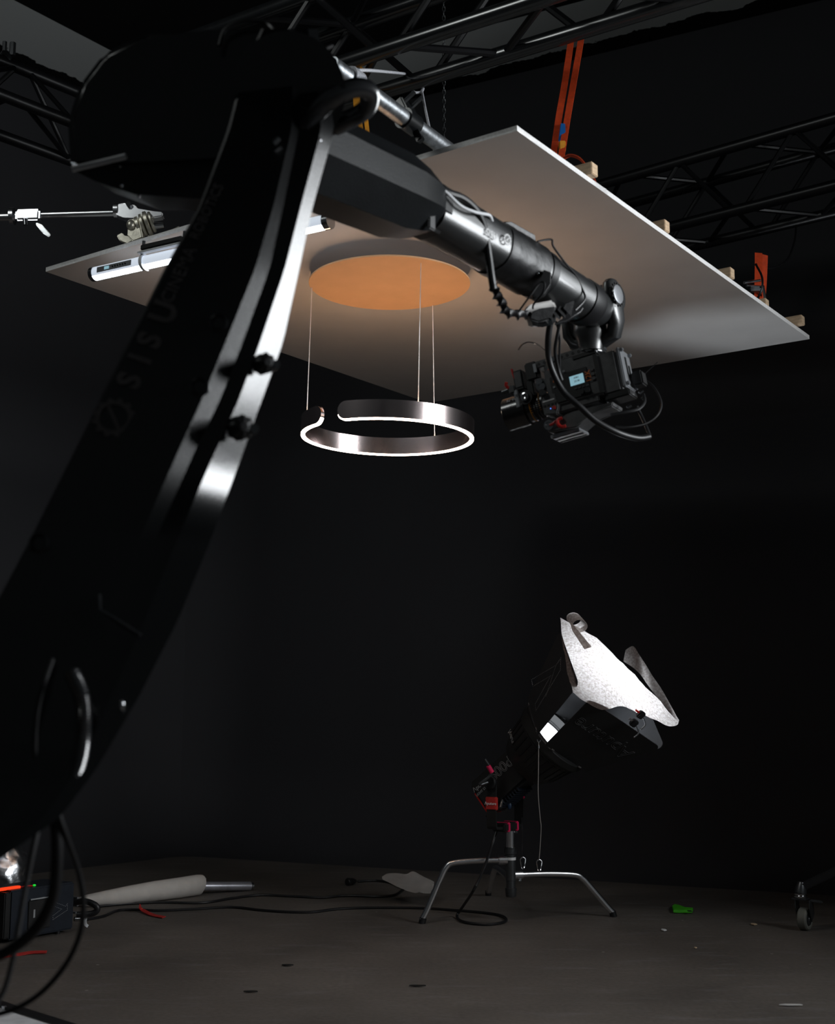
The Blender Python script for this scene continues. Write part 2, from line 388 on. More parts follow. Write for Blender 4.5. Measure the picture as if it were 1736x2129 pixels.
for zz, nm, lo_, hi_ in ((-0.0048, 'light_strip', 2, NS - 2), (SH - 0.0029, 'upper_light_strip', 14, NS - 14)):
    bm = B(); rings = []
    for i in range(lo_, hi_ + 1):
        a = A[i]; h = end_h(i); zb = zz + (h if zz < 0 else -h); hw = ST / 2 - (0.0006 if zz < 0 else 0.002); tk = 0.0046 if zz < 0 else 0.001
        rings.append([rp(a, RR + hw, zb), rp(a, RR + hw, zb + tk), rp(a, RR - hw, zb + tk), rp(a, RR - hw, zb)])
    loft(bm, rings); o = link(nm, bm, M['glow'] if zz < 0 else M['glow_up'], ring); o['label'] = 'glowing warm white strip'
bm = B(); lathe(bm, V((dc.x, dc.y, dc.z)), UP, [(0, 0.0), (0, RD - 0.001), (0.001, RD), (0.005, RD), (0.006, RD - 0.001), (0.006, 0.0)], 96)
disc = link('copper_disc', bm, M['copper'], lamp)
bm = B(); lathe(bm, V((dc.x, dc.y, dc.z + 0.0065)), UP, [(0, 0.07), (ZP - dc.z - 0.0075, 0.07)], 32); link('ceiling_mount', bm, M['white'], lamp)
for (a, b) in (((647, 598), (642, 858)), ((875, 547), (869, 845)), ((909, 640), (906, 911))):
    top = pz(a[0], a[1], dc.z)
    t2 = V((top.x, top.y, dc.z))
    r_ = (t2 - V((dc.x, dc.y, t2.z))); 
    if r_.length > RD - 0.006: t2 = V((dc.x, dc.y, t2.z)) + r_.normalized() * (RD - 0.006)
    aim = ray(*b).normalized(); best = min(A, key=lambda q: (rp(q, RR, SH) - O).normalized().cross(aim).length)
    bot = rp(best, RR, SH * 0.7)
    P('suspension_wire', M['wire'], lamp, cyl, t2, bot, 0.0016, None, 8)

# ================================================================== TRUSSES
def truss(name, label, pts, r=0.025, tm='truss_dull', br=0.011, step=0.45, pairs=((0, 1), (0, 2), (1, 3), (2, 3)), long_=None, group='black lighting trusses under the ceiling'):
    base = sum((p for p, q in pts), V()) / len(pts)
    t = thing(name, label, 'truss', base, group)
    for p, q in pts: P('chord', M[tm], t, cyl, p, q, r, None, 16)
    for (i, j) in pairs:
        if max(i, j) >= len(pts): continue
        L_ = (pts[i][1] - pts[i][0]).length; n = int(L_ / step)
        for k in range(n):
            a = pts[i][0].lerp(pts[i][1], (k + 0.06) / n); b = pts[j][0].lerp(pts[j][1], (k + 0.50) / n); c = pts[i][0].lerp(pts[i][1], (k + 0.94) / n)
            P('brace', M['truss_dull'], t, cyl, a, b, br, None, 8); P('brace', M['truss_dull'], t, cyl, b, c, br, None, 8)
    return t
TD = V((-0.848, 0.53, 0)).normalized(); TN = V((-TD.y, TD.x, 0)); TN = TN if TN.y > 0 else -TN; TN = -TN if TN.x < 0 else TN
c1 = pz(930, 61, 3.05); c2p = pz(1180, 72, 3.05)
off = (c2p - c1) - TD * (c2p - c1).dot(TD)
def ln(p, a, b, d=TD): return (p + d * a, p + d * b)
truss('truss', 'black box truss crossing the top of the picture above the panel', [ln(c1, -2.3, 1.5), ln(c1 + off, -2.3, 1.5), ln(c1 + UP * 0.3, -2.3, 1.5), ln(c1 + off + UP * 0.3, -2.3, 1.5)], r=0.029, br=0.0135, step=0.62, tm='truss')
l1 = (pz(15, 132, 3.60), pz(157, 190, 3.60)); l2 = (pz(0, 196, 3.30), pz(135, 262, 3.30)); l3 = (pz(0, 281, 3.30), pz(145, 335, 3.30))
def ext(s, a, b): d = (s[1] - s[0]).normalized(); return (s[0] - d * a, s[1] + d * b)
d_ = (l1[1] - l1[0]).normalized(); tl = []
for s in (l1, l2, l3): tl.append((s[0] - d_ * 1.0, s[0] + d_ * 1.15))
truss('truss', 'dark triangular truss at the upper left beside the robot elbow', tl, pairs=((0, 1), (0, 2), (1, 2)), step=0.5)
r1 = pz(1600, 474, 3.05); rd = (pz(1400, 522, 3.05) - r1).normalized(); rn = V((-rd.y, rd.x, 0)); rn = rn if rn.y > 0 else -rn
truss('truss', 'dark truss on the right behind the far corner of the panel', [ln(r1 - rn * 0.29, -1.6, 2.2, rd), ln(r1, -1.6, 2.2, rd), ln(r1 - rn * 0.29 + UP * 0.3, -1.6, 2.2, rd), ln(r1 + UP * 0.3, -1.6, 2.2, rd)], step=0.5)
# clamp at the left end of the left truss
clp = thing('truss_clamp', 'black clamp on the upper left truss at the picture edge', 'clamp', pz(8, 110, 3.62))
bm = B(); c = pz(8, 125, 3.62)
tube(bm, [c + d_ * 0.0 + UP * 0.035, c + V((0.03, -.02, 0.0)), c - UP * 0.035, c - V((0.03, -.02, 0)), c + UP * 0.035], 0.012, 8); link('clamp_jaw', bm, M['truss'], clp)
P('clamp_bolt', M['darkmetal'], clp, cyl, c + UP * 0.03, c + UP * 0.085, 0.010, None, 6)
P('clamp_nut', M['darkmetal'], clp, cyl, c + V((.035, 0, .02)), c + V((.035, 0, .08)), 0.014, None, 6)

# ================================================================== SCAFFOLD PIPE, ROPE, CLAMP, CHAIN
ZPI = ZP + 0.09
pa = pz(688, 135, ZPI + 0.03); pb = pz(935, 315, ZPI)
pd = (pb - pa).normalized(); x, y, _ = frame(pd)
bm = B(); ro, ri = 0.0242, 0.0200; pe = pb + pd * 0.55
ra = [ring_pts(pa, x, y, ro, 28), ring_pts(pe, x, y, ro, 28), ring_pts(pe, x, y, ri, 28), ring_pts(pa, x, y, ri, 28), ring_pts(pa, x, y, ro, 28)]
loft(bm, ra, cap=False); bmesh.ops.remove_doubles(bm, verts=bm.verts[:], dist=1e-5)
tag(link('scaffold_pipe', bm, M['galv']), 'open-ended galvanised scaffold pipe lying over the white panel', 'pipe')
cm = pa.lerp(pb, 0.63)
ck = thing('pipe_clamp', 'black swivel clamp gripping the middle of the galvanised pipe', 'clamp', cm)
P('clamp_band', M['truss'], ck, cyl, cm - pd * 0.028, cm + pd * 0.028, 0.031, None, 20)
nrm = (x * 0.5 + y).normalized(); nrm = nrm if nrm.z > 0 else -nrm
P('clamp_body', M['truss'], ck, obox, cm + nrm * 0.045, pd, nrm, pd.cross(nrm), 0.06, 0.05, 0.045, 0.005)
for s in (-1, 1): P('clamp_bolt', M['darkmetal'], ck, cyl, cm + nrm * 0.05 + pd * (0.018 * s) - pd.cross(nrm) * 0.03, cm + nrm * 0.055 + pd * (0.018 * s) + pd.cross(nrm) * 0.06, 0.006, None, 8)
P('clamp_tail', M['truss'], ck, obox, cm - nrm * 0.04 + pd * 0.02, pd, nrm, pd.cross(nrm), 0.02, 0.05, 0.02, 0.003)
rp_ = thing('rope', 'pale rope tied round the pipe end and looped over the truss chord', 'rope', pa)
kn = pa + pd * 0.085
bm = B()
for i in range(5):
    cc_ = kn + pd * (i * 0.009 - 0.01); tube(bm, ring_pts(cc_, x, y, ro + 0.0045, 20) + [cc_ + x * (ro + 0.0045)], 0.0048, 8, smooth=False)
link('rope_knot', bm, M['rope'], rp_)
q = c1 + off; tq = TD * 0.0
hook = px(866, 178, 4.40)
P('rope_run', M['rope'], rp_, tube, [kn + y * ro, px(760, 146, kn.y + 0.1), px(800, 149, 3.7), px(845, 154, 4.25), px(858, 160, 4.36)], 0.0045, 8)
P('rope_loop', M['rope'], rp_, tube, [px(860, 156, 4.36), px(852, 170, 4.33), px(853, 182, 4.3), px(862, 192, 4.3), px(876, 191, 4.33), px(880, 184, 4.36)], 0.0048, 8)
P('rope_tail', M['rope'], rp_, tube, [px(877, 188, 4.33), px(884, 225, 4.2), px(894, 272, 4.0), px(904, 318, 3.85)], 0.0045, 8)
P('rope_end', M['rope'], rp_, tube, [kn - y * ro, px(688, 158, kn.y - .02), px(672, 166, kn.y - .03)], 0.0048, 8)
chn = B(); top = px(922.5, -10, 4.9); 
k = 0; z = top.z
while True:
    c_ = V((top.x, top.y, z)); u_ = V((1, 0, 0)) if k % 2 else V((0, 1, 0))
    pts = [c_ + u_ * (0.006 * math.cos(t)) + UP * (0.013 * math.sin(t)) for t in [i * math.pi / 4 for i in range(9)]]
    tube(chn, pts, 0.0021, 5, smooth=False); z -= 0.0205; k += 1
    if z < 2.99: break
tag(link('chain', chn, M['darkmetal']), 'thin steel chain hanging straight down behind the truss', 'chain')

# ================================================================== STRAPS
s1 = thing('ratchet_strap', 'bright orange double strap with blue buckle beside the nearest panel corner', 'strap', px(1165, 325, 3.9), 'webbing straps carrying the white panel')
WX = V((1, -0.2, 0))
P('webbing', M['orange'], s1, ribbon, [px(1191, 50, 4.22), px(1185, 100, 4.15), px(1173, 180, 4.06), px(1161, 250, 4.0), px(1150, 328, 3.93)], WX, 0.022, 0.002)
P('webbing', M['orange'], s1, ribbon, [px(1209, 72, 4.17), px(1205, 100, 4.14), px(1191, 180, 4.05), px(1179, 250, 3.99), px(1171, 300, 3.93), px(1166, 330, 3.9)], WX, 0.0215, 0.002)
P('buckle', M['blue'], s1, prism, [px(1166, 256, 3.97), px(1175, 257, 3.97), px(1177, 290, 3.95), px(1161, 292, 3.95)], V((0.0, 0.02, 0.003)), 0.001, label='blue plastic buckle')
P('buckle_plate', M['yellow'], s1, obox, px(1169, 305, 3.93), (1, 0, 0), (0, 1, 0), (0, 0, 1), 0.022, 0.02, 0.035, 0.003)
P('webbing_loop', M['orange'], s1, ribbon, [px(1168, 332, 3.86), px(1185, 324, 3.84), px(1205, 330, 3.82), px(1222, 350, 3.81), px(1234, 370, 3.80), px(1243, 392, 3.79)], V((0.1, 1, 0.2)), 0.03, 0.003)
s2 = thing('ratchet_strap', 'dark orange strap with steel ratchet near the far right panel corner', 'strap', px(1578, 625, 4.95), 'webbing straps carrying the white panel')
P('webbing', M['orange'], s2, ribbon, [px(1577, 526, 5.0), px(1577, 560, 4.98), px(1576, 618, 4.95)], V((1, 0, 0)), 0.031, 0.002)
P('webbing', M['orange'], s2, ribbon, [px(1590, 530, 5.03), px(1588, 580, 5.02), px(1584, 635, 5.0)], V((1, 0.3, 0)), 0.028, 0.002)
rt = P('ratchet', M['darkmetal'], s2, obox, px(1570, 602, 4.92), (1, 0.2, 0.08), (0, 1, 0), (0, 0, 1), 0.05, 0.03, 0.018, 0.003)
P('ratchet_handle', M['chrome'], rt, cyl, px(1547, 588, 4.9), px(1580, 583, 4.94), 0.006, None, 10)
P('ratchet_handle', M['chrome'], rt, cyl, px(1552, 594, 4.9), px(1582, 596, 4.94), 0.005, None, 10)
P('ratchet_spindle', M['chrome'], rt, cyl, px(1586, 595, 4.9), px(1591, 622, 4.96), 0.006, None, 10)
s3 = thing('ratchet_strap', 'amber yellow strap behind the robot arm beside the pipe end', 'strap', px(755, 300, 4.0), 'webbing straps carrying the white panel')
P('webbing', M['yellow'], s3, ribbon, [px(726, 118, 4.25), px(738, 160, 4.2), px(743, 230, 4.1), px(752, 300, 4.0)], WX, 0.024, 0.002)
P('webbing', M['yellow'], s3, ribbon, [px(752, 140, 4.27), px(757, 200, 4.2), px(762, 260, 4.1), px(768, 306, 4.03)], V((1, .8, 0)), 0.018, 0.002)
P('cable_loop', M['rubber'], thing('loop_cable', 'thin black cable drooping from the right truss to the panel', 'cable', px(1640, 500, 5.3)), tube,
  [px(1655, 470, 5.45), px(1652, 500, 5.4), px(1638, 538, 5.3), px(1610, 557, 5.15), px(1580, 556, 5.05), px(1572, 550, 4.95), px(1584, 575, 4.88), px(1584, 600, 4.86), px(1575, 620, 4.88), px(1566, 628, 4.93)], 0.0045, 8)

# ================================================================== BOOM, GRIP HEAD AND TUBE LIGHT (left)
YB = 4.35
boom = thing('boom_arm', 'horizontal chrome boom pipe entering from the left edge', 'boom arm', px(100, 450, YB))
P('boom_pipe', M['chrome'], boom, cyl, px(-160, 455, YB), px(300, 441, YB), 0.0125, None, 24)
P('boom_sleeve', M['chrome'], boom, cyl, px(-160, 456, YB), px(32, 451, YB), 0.0165, None, 24)
cl = P('clamp_collar', M['chrome'], boom, obox, px(60, 450, YB - 0.003), (1, 0, 0.03), (0, 1, 0), (0, 0, 1), 0.088, 0.045, 0.043, 0.008)
P('clamp_flange', M['chrome'], cl, cyl, px(22, 450, YB), px(30, 450, YB), 0.031, None, 16)
P('clamp_screw', M['steel'], cl, cyl, px(53, 468, YB - .02), px(52, 456, YB - .02), 0.009, None, 12)
P('wing_handle', M['steel'], cl, prism, [px(75, 462, YB - .02), px(86, 466, YB - .02), px(105, 487, YB - .02), px(102, 493, YB - .02), px(88, 484, YB - .02), px(74, 466, YB - .02)], V((0, 0.012, 0)), 0.002)
grip = thing('grip_head', 'cast metal grip head at the boom end above the tube light', 'grip head', px(290, 490, YB))
P('boom_socket', M['chrome'], grip, prism, [px(237, 436, YB - .02), px(240, 425, YB - .02), px(256, 421, YB - .02), px(282, 426, YB - .02), px(286, 436, YB - .02), px(338, 440, YB - .02), px(338, 449, YB - .02), px(300, 456, YB - .02), px(256, 452, YB - .02), px(240, 448, YB - .02)], V((0, 0.04, 0)), 0.004)
P('socket_flange', M['chrome'], grip, cyl, px(238, 438, YB), px(247, 438, YB), 0.027, None, 20)
P('hex_screw', M['darkmetal'], grip, cyl, px(267, 424, YB - .022), px(267, 424, YB - .035), 0.010, None, 6)
gx = (px(310, 465, YB) - px(270, 478, YB)).normalized()
for i, (t, r_, w_) in enumerate(((0.0, 0.036, 0.014), (0.018, 0.040, 0.012), (0.034, 0.044, 0.014), (0.052, 0.038, 0.010))):
    c_ = px(284, 472, YB - 0.02) + gx * t
    P('friction_disc', M['cast'], grip, lathe, c_, gx, [(0, r_ - 0.004), (0.002, r_), (w_ - 0.002, r_), (w_, r_ - 0.004)])
P('grip_plate', M['cast'], grip, prism, [px(266, 456, YB - .05), px(288, 452, YB - .05), px(297, 494, YB - .05), px(276, 502, YB - .05), px(264, 490, YB - .05)], V((0.006, 0.03, 0)), 0.004)
P('t_handle', M['cast'], grip, prism, [px(242, 489, YB - .04), px(254, 483, YB - .04), px(259, 492, YB - .04), px(270, 490, YB - .04), px(276, 500, YB - .04), px(264, 507, YB - .04), px(256, 500, YB - .04), px(248, 500, YB - .04)], V((0, 0.02, 0)), 0.003)
P('lock_knob', M['cast'], grip, ball, px(272, 468, YB - .05), 0.016, (1, 1, 1.2))
P('end_bolt', M['steel'], grip, cyl, px(316, 470, YB - .02), px(341, 468, YB - .02), 0.013, 0.010, 12)
P('spigot_pin', M['chrome'], grip, tube, [px(311, 492, YB - .05), px(318, 503, YB - .08), px(324, 512, YB - .10)], 0.0075, 10)
ta = pz(200, 569, 2.30); tb = pz(676, 462, 2.30); td = (tb - ta).normalized(); tx, ty, _ = frame(td)
tl_ = thing('tube_light', 'long white lit tube light slung under the left panel edge', 'tube light', (ta + tb) / 2)
rt_ = 0.0225
toc = (O - ta); toc = (toc - td * toc.dot(td)).normalized(); dn = td.cross(toc); dn = dn if dn.z < 0 else -dn
def arcsec(c, a0, a1, r_, n=14): return [c + toc * (math.cos(a0 + (a1 - a0) * i / n) * r_) + dn * (math.sin(a0 + (a1 - a0) * i / n) * r_) for i in range(n + 1)]
bm = B(); loft(bm, [arcsec(ta, math.radians(12), math.radians(168), rt_), arcsec(tb, math.radians(12), math.radians(168), rt_)]); df = link('diffuser', bm, M['tubeglow'], tl_); df['label'] = 'glowing white diffuser'
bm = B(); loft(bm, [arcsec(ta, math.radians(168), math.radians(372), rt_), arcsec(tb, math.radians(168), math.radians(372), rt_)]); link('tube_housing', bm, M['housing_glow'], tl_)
P('end_cap', M['steel'], tl_, cyl, ta - td * 0.016, ta, rt_ + 0.002, None, 28); P('end_cap', M['steel'], tl_, cyl, tb, tb + td * 0.02, rt_ + 0.002, None, 28)
def on_tube(t, ang, r_=rt_): a_ = math.radians(ang); return ta + td * t + toc * (math.cos(a_) * r_) + dn * (math.sin(a_) * r_)
pc = on_tube(0.10, -28, rt_ + 0.001); nn = (toc * math.cos(math.radians(-28)) + dn * math.sin(math.radians(-28)))
cpn = P('control_panel', M['cam_grey'], tl_, obox, pc, td, nn, td.cross(nn), 0.15, 0.003, 0.019, 0.001)
P('panel_screen', M['screen'], cpn, obox, pc + nn * 0.002 - td * 0.03, td, nn, td.cross(nn), 0.02, 0.002, 0.010)
for i in range(6): P('panel_button', M['cam_dark'], cpn, cyl, pc + nn * 0.001 + td * (-0.004 + i * 0.011), pc + nn * 0.0035 + td * (-0.004 + i * 0.011), 0.003, None, 8)
br0 = on_tube(0.215, -60, rt_); 
bkt = thing('tube_bracket', 'black and white bracket hooked round the tube light', 'bracket', px(310, 525, YB - 0.1))
for tt in (0.215, 0.40):
    c_ = ta + td * tt
    pts = [c_ + toc * (math.cos(a_) * (rt_ + 0.004)) + dn * (math.sin(a_) * (rt_ + 0.004)) for a_ in [math.radians(-110 + 200 * i / 14) for i in range(15)]]
    P('hook_band', M['white'], bkt, ribbon, pts, td, 0.011, 0.004, False, label='white hook band')
yk = on_tube(0.307, -75, rt_ + 0.012)
P('bracket_bar', M['white'], bkt, obox, yk, td, UP, td.cross(UP), 0.20, 0.006, 0.02, 0.001)
P('mounting_bar', M['cam_dark'], bkt, obox, yk + UP * 0.014 + toc * 0.002, td, UP, td.cross(UP), 0.17, 0.018, 0.022, 0.003)
for s in (-0.08, 0.09): P('bracket_screw', M['steel'], bkt, cyl, yk + td * s, yk + td * s + UP * 0.038, 0.006, None, 10)

# ================================================================== ROBOT ARM
base_c = V((-0.98, 2.15, 0))
rob = thing('filming_robot', 'huge matt black robot arm filling the left foreground, holding the camera', 'robot arm', base_c)
st = [(60, 540, 600, 615, 640, 660), (150, 500, 610, 625, 655, 678), (270, 470, 606, 622, 668, 695), (430, 410, 568, 589, 625, 650), (560, 338, 530, 560, 592, 622),
      (713, 262, 468, 504, 540, 588), (830, 205, 420, 458, 497, 545), (955, 143, 363, 397, 440, 500), (1130, 55, 285, 320, 365, 435), (1290, -30, 215, 250, 300, 370),
      (1450, -110, 140, 180, 230, 288), (1600, -190, 70, 105, 160, 200), (1700, -240, 0, 40, 90, 125), (1790, -260, -70, -50, -20, -5)]
def interp(y):
    for a, b in zip(st, st[1:]):
        if a[0] <= y <= b[0]:
            t = (y - a[0]) / (b[0] - a[0]); return [p + (q_ - p) * t for p, q_ in zip(a, b)]
def lay(y): return 2.12 - 0.0002 * (y - 60)
KS, KS2 = 0.85, 1.3
def arm_section(y):
    _, L_, a, b, c_, d = interp(y); Y0 = lay(y); s = Y0 / FPX
    q_ = max(0.0, min(1.0, (y - 960) / 190)); q_ = q_ * q_ * (3 - 2 * q_); KS = 0.85 - 0.65 * q_; KS2 = 1.3 - 1.05 * q_
    p = [px(L_ + 3, y, Y0 + 0.006), px(L_ + 8, y, Y0), px(a, y, Y0), px(b, y, Y0 + (b - a) * s * KS), px(c_, y, Y0 + (b - a) * s * KS)]
    Yd = Y0 + (b - a) * s * KS + (d - c_) * s * KS2
    p += [px(d, y, Yd), px(d - 3, y, Yd + 0.02), px(d - 55, y, Y0 + 0.19), px(L_ + 60, y, Y0 + 0.19), px(L_ + 10, y, Y0 + 0.05)]
    return p
bm = B(); ys = [60 + i * (1790 - 60) / 60 for i in range(61)]
# smooth the stations a little
loft(bm, [arm_section(y) for y in ys]); lower = link('lower_arm', bm, M['robot'], rob, sharp=14)
def arm_pt(x, y): return px(x, y, lay(y) - 0.0015)
for (x, y, r_) in ((547, 757, 0.016), (498, 890, 0.019)):
    Y_ = lay(y) + 0.02; c_ = px(x, y, Y_)
    kb = B(); nk = V((0.45, -0.88, -0.1)).normalized(); fx, fy, _ = frame(nk)
    rings = []
    for t, rr in ((-0.01, 1.0), (0.012, 1.05), (0.018, 0.85), (0.024, 0.35)):
        rings.append([c_ + nk * t + fx * (math.cos(a) * r_ * rr * (1 + 0.07 * math.cos(8 * a))) + fy * (math.sin(a) * r_ * rr * (1 + 0.07 * math.cos(8 * a))) for a in [i * math.pi / 24 for i in range(48)]])
    loft(kb, rings); kn_ = link('arm_knob', kb, M['rubber'], rob)
    P('knob_rim', M['darkmetal'], kn_, cyl, c_ + fx * 0 + V((r_ * 0.95, 0.01, -0.002)), c_ + V((r_ * 0.95, 0.0, -0.002)) + nk * 0.016, r_ * 0.42, None, 14)
for (x, y) in ((455, 672), (415, 805), (82, 1130)):
    c_ = arm_pt(x, y); P('arm_bolt', M['robot'], lower, lathe, c_ + V((0, 0.004, 0)), V((0, -1, 0)), [(0, 0.016), (0.007, 0.016), (0.009, 0.012), (0.004, 0.010), (0.004, 0.0)], 20)
# print on the arm, read upward along it
axv = (arm_pt(335, 644) - arm_pt(266, 789)).normalized(); prp = V((0, -1, 0)).cross(axv); prp = prp if prp.x < 0 else -prp
for ch, (x, y), s in (('S', (270, 792), 0.052), ('I', (292, 747), 0.052), ('S', (312, 708), 0.052), ('U', (342, 650), 0.056)):
    text('arm_lettering', ch, s, M['decal'], lower, arm_pt(x, y) + V((0, 0.0012, 0)), axv, prp, bold=0.035)
text('arm_lettering', 'CINEMA', 0.030, M['decal'], lower, arm_pt(372, 572) + V((0, 0.0012, 0)), axv, prp)
text('arm_lettering', 'ROBOTICS', 0.024, M['decal'], lower, arm_pt(430, 440) + V((0, 0.0012, 0)), axv, prp)
def gear(bm, c_, X, Y_, r_, th=0.0012, teeth=12):
    X = V(X).normalized(); Y_ = V(Y_).normalized(); n = X.cross(Y_)
    oo, ii = [], []
    for i in range(teeth * 4):
        a = 2 * math.pi * i / (teeth * 4); k = 1.0 if (i % 4) in (0, 1) else 0.85
        oo.append(V(c_) + X * math.cos(a) * r_ * k + Y_ * math.sin(a) * r_ * k); ii.append(V(c_) + X * math.cos(a) * r_ * 0.66 + Y_ * math.sin(a) * r_ * 0.66)
    n_ = len(oo)
    loft(bm, [ii, oo, [p + n * th for p in oo], [p + n * th for p in ii], ii], cap=False)
    obox(bm, V(c_) + n * th / 2, (X + Y_), (Y_ - X), n, r_ * 1.25, r_ * 0.16, th)
P('gear_emblem', M['decal'], lower, gear, arm_pt(236, 868) + V((0, .0006, 0)), axv, prp, 0.034)
# scratch-bright seam plates near the shoulder
P('seam_edge', M['darkmetal'], lower, tube, [px(207, 1236, lay(1236) - .003), px(208, 1268, lay(1268) - .003), px(245, 1290, lay(1290) - .003), px(292, 1320, lay(1320) - .003)], 0.0022, 6, smooth=False)
P('seam_bolt', M['steel'], lower, ball, px(254, 1466, lay(1466) - .004), 0.005, (0.8, 1, 1.5))
# shoulder hub and pedestal (outside the picture)
sh = px(-60, 1470, lay(1470) + 0.02)
P('shoulder_hub', M['robot'], rob, cyl, sh + V((-0.1, 0.06, 0)), sh + V((-0.1, 0.42, 0)), 0.17, 0.16, 48)
P('pedestal', M['robot'], rob, lathe, base_c, UP, [(0.0, 0.30), (0.06, 0.30), (0.07, 0.24), (0.40, 0.21), (0.46, 0.24), (sh.z - 0.1, 0.22)])
# elbow and rear housing of the upper arm
E0 = px(520, 250, 2.42)
out = [(700, 130), (660, 75), (590, 55), (430, 62), (300, 68), (215, 110), (165, 175), (140, 250), (146, 350), (258, 325), (420, 330), (560, 330), (690, 250)]
P('elbow_housing', M['robot'], rob, prism, [px(a, b, 2.22) for a, b in out], V((-0.05, 0.25, 0.09)), 0.012)
bm = B(); loft(bm, [[px(148, 352, 2.23), px(258, 326, 2.23), px(520, 330, 2.25), px(520, 420, 2.27), px(280, 404, 2.25), px(200, 378, 2.24)],
                    [px(175, 362, 2.45), px(270, 340, 2.45), px(520, 342, 2.45), px(520, 440, 2.44), px(335, 437, 2.44), px(240, 402, 2.45)]])
ec = link('motor_cover', bm, M['rubber'], rob)
bm = B(); tube(bm, [px(150, 352, 2.215), px(205, 339, 2.215), px(262, 325, 2.205)], 0.0055, 16); lip = link('lip_highlight', bm, M['white'], ec); lip['label'] = 'edge lip with its highlight painted white'  # white colour stands in for the light caught along the cover edge
for (x, y) in ((253, 352), (255, 392), (292, 414)): P('cover_screw', M['steel'], ec, ball, px(x - 3, y - 6, 2.235), 0.003)
P('elbow_joint', M['robot'], rob, cyl, px(600, 190, 2.10), px(600, 190, 2.55), 0.10, None, 48)
P('elbow_bolt', M['steel'], rob, tube, [px(569, 299, 2.06), px(580, 288, 2.06)], 0.0052, 10); P('elbow_bolt', M['steel'], rob, ball, px(664, 292, 2.09), 0.0045)
# conduit over the elbow
for (pts, r_, nm) in (([(625, 285, 2.12), (640, 258, 2.10), (668, 222, 2.10), (705, 195, 2.12), (742, 182, 2.16), (768, 192, 2.22), (762, 225, 2.28), (728, 248, 2.32), (700, 262, 2.36)], 0.017, 'conduit'),
                      ([(150, 1400, 1.83), (170, 1450, 1.815), (174, 1510, 1.81), (165, 1580, 1.82), (140, 1640, 1.83), (100, 1690, 1.85)], 0.011, 'conduit')):
    bm = B(); P3 = smooth_path([px(*p) for p in pts], 22); tube(bm, P3, r_, 14, smooth=False, rib=0.07, ribn=2 if nm else 2); link(nm, bm, M['conduit'], rob)
for pts, r_ in (([(456, 95, 2.2), (470, 60, 2.2), (515, 42, 2.2), (560, 52, 2.2), (580, 90, 2.15), (584, 130, 2.1), (580, 160, 2.1)], 0.004),
                ([(590, 92, 2.2), (620, 100, 2.2), (655, 108, 2.2), (690, 96, 2.25)], 0.004), ([(85, 1655, 1.82), (72, 1560, 1.82), (80, 1460, 1.82), (108, 1370, 1.84)], 0.004)):
    P('arm_cable', M['rubber'], rob, tube, [px(*p) for p in pts], r_, 8)

# forearm: housing, tube, wrist
A0, A1, A2, A3 = px(615, 318, 2.42), px(880, 432, 2.76), px(1100, 560, 3.06), px(1210, 628, 3.22)
AX = (A3 - A1).normalized(); fx, fy, _ = frame(AX)     # fx horizontal, fy up
def rr_section(c_, w_, h_, n, e=2.0, rot=0.0):
    r = []
    for i in range(n):
        a = 2 * math.pi * (i + 0.5) / n + rot; ca, sa = math.cos(a), math.sin(a)
        r.append(c_ + fx * (w_ * math.copysign(abs(ca) ** (2 / e), ca)) + fy * (h_ * math.copysign(abs(sa) ** (2 / e), sa)))
    return r
oct_ = [(1, .34), (.50, 1), (-.50, 1), (-1, .34), (-1, -.34), (-.45, -1), (.45, -1), (1, -.34)]
def oc(c_, w_, h_): return [c_ + fx * (a * w_) + fy * (b * h_) for a, b in oct_]
def bev_loft(name, rings, m, par, off=0.005):
    bm = B(); loft(bm, rings)
    bmesh.ops.bevel(bm, geom=[e for e in bm.edges if e.calc_face_angle(0) > 0.3], offset=off, segments=3, affect='EDGES')
    return link(name, bm, m, par, sharp=22)
fh = bev_loft('forearm_housing', [oc(A0.lerp(A1, -0.1), 0.098, 0.094), oc(A0.lerp(A1, 0.3), 0.094, 0.090), oc(A0.lerp(A1, 0.76), 0.090, 0.089), oc(A0.lerp(A1, 0.93), 0.080, 0.076), oc(A1, 0.070, 0.066)], M['housing'], rob)
P('end_bracket', M['rubber'], fh, (lambda bm: loft(bm, [oc(A1 - AX * 0.004, 0.066, 0.063), oc(A1 + AX * 0.030, 0.064, 0.061)])))
T0 = A1 + AX * 0.01
fr = P('forearm_tube', M['robot_skin'], rob, lambda bm: loft(bm, [rr_section(T0, 0.064, 0.060, 40, 2.9), rr_section(T0.lerp(A2, 0.5), 0.063, 0.060, 40, 2.6), rr_section(A2, 0.062, 0.060, 40, 2.2), rr_section(A3, 0.060, 0.058, 40, 2.0)]))
# tape wrap and side plates
t1, t2_ = T0.lerp(A2, 0.62), T0.lerp(A2, 1.02)
def wrap(bm):
    rings = []; n = 14
    for k in range(n + 1):
        c_ = t1.lerp(t2_, k / n); b_ = 0.0025 + 0.0018 * noise.noise(V((k * 1.7, 3, 0)))
        rg = rr_section(c_, 0.0635 + b_, 0.061 + b_, 40, 2.4)
        rg = [p + (p - c_).normalized() * 0.0016 * noise.noise(p * 40) for p in rg]; rings.append(rg)
    loft(bm, rings)
P('tape_wrap', M['tape'], rob, wrap)
P('dark_collar', M['rubber'], rob, lambda bm: loft(bm, [rr_section(A2 + AX * 0.02, 0.0655, 0.0625, 40, 2.1), rr_section(A2 + AX * 0.045, 0.0655, 0.0625, 40, 2.1)]))
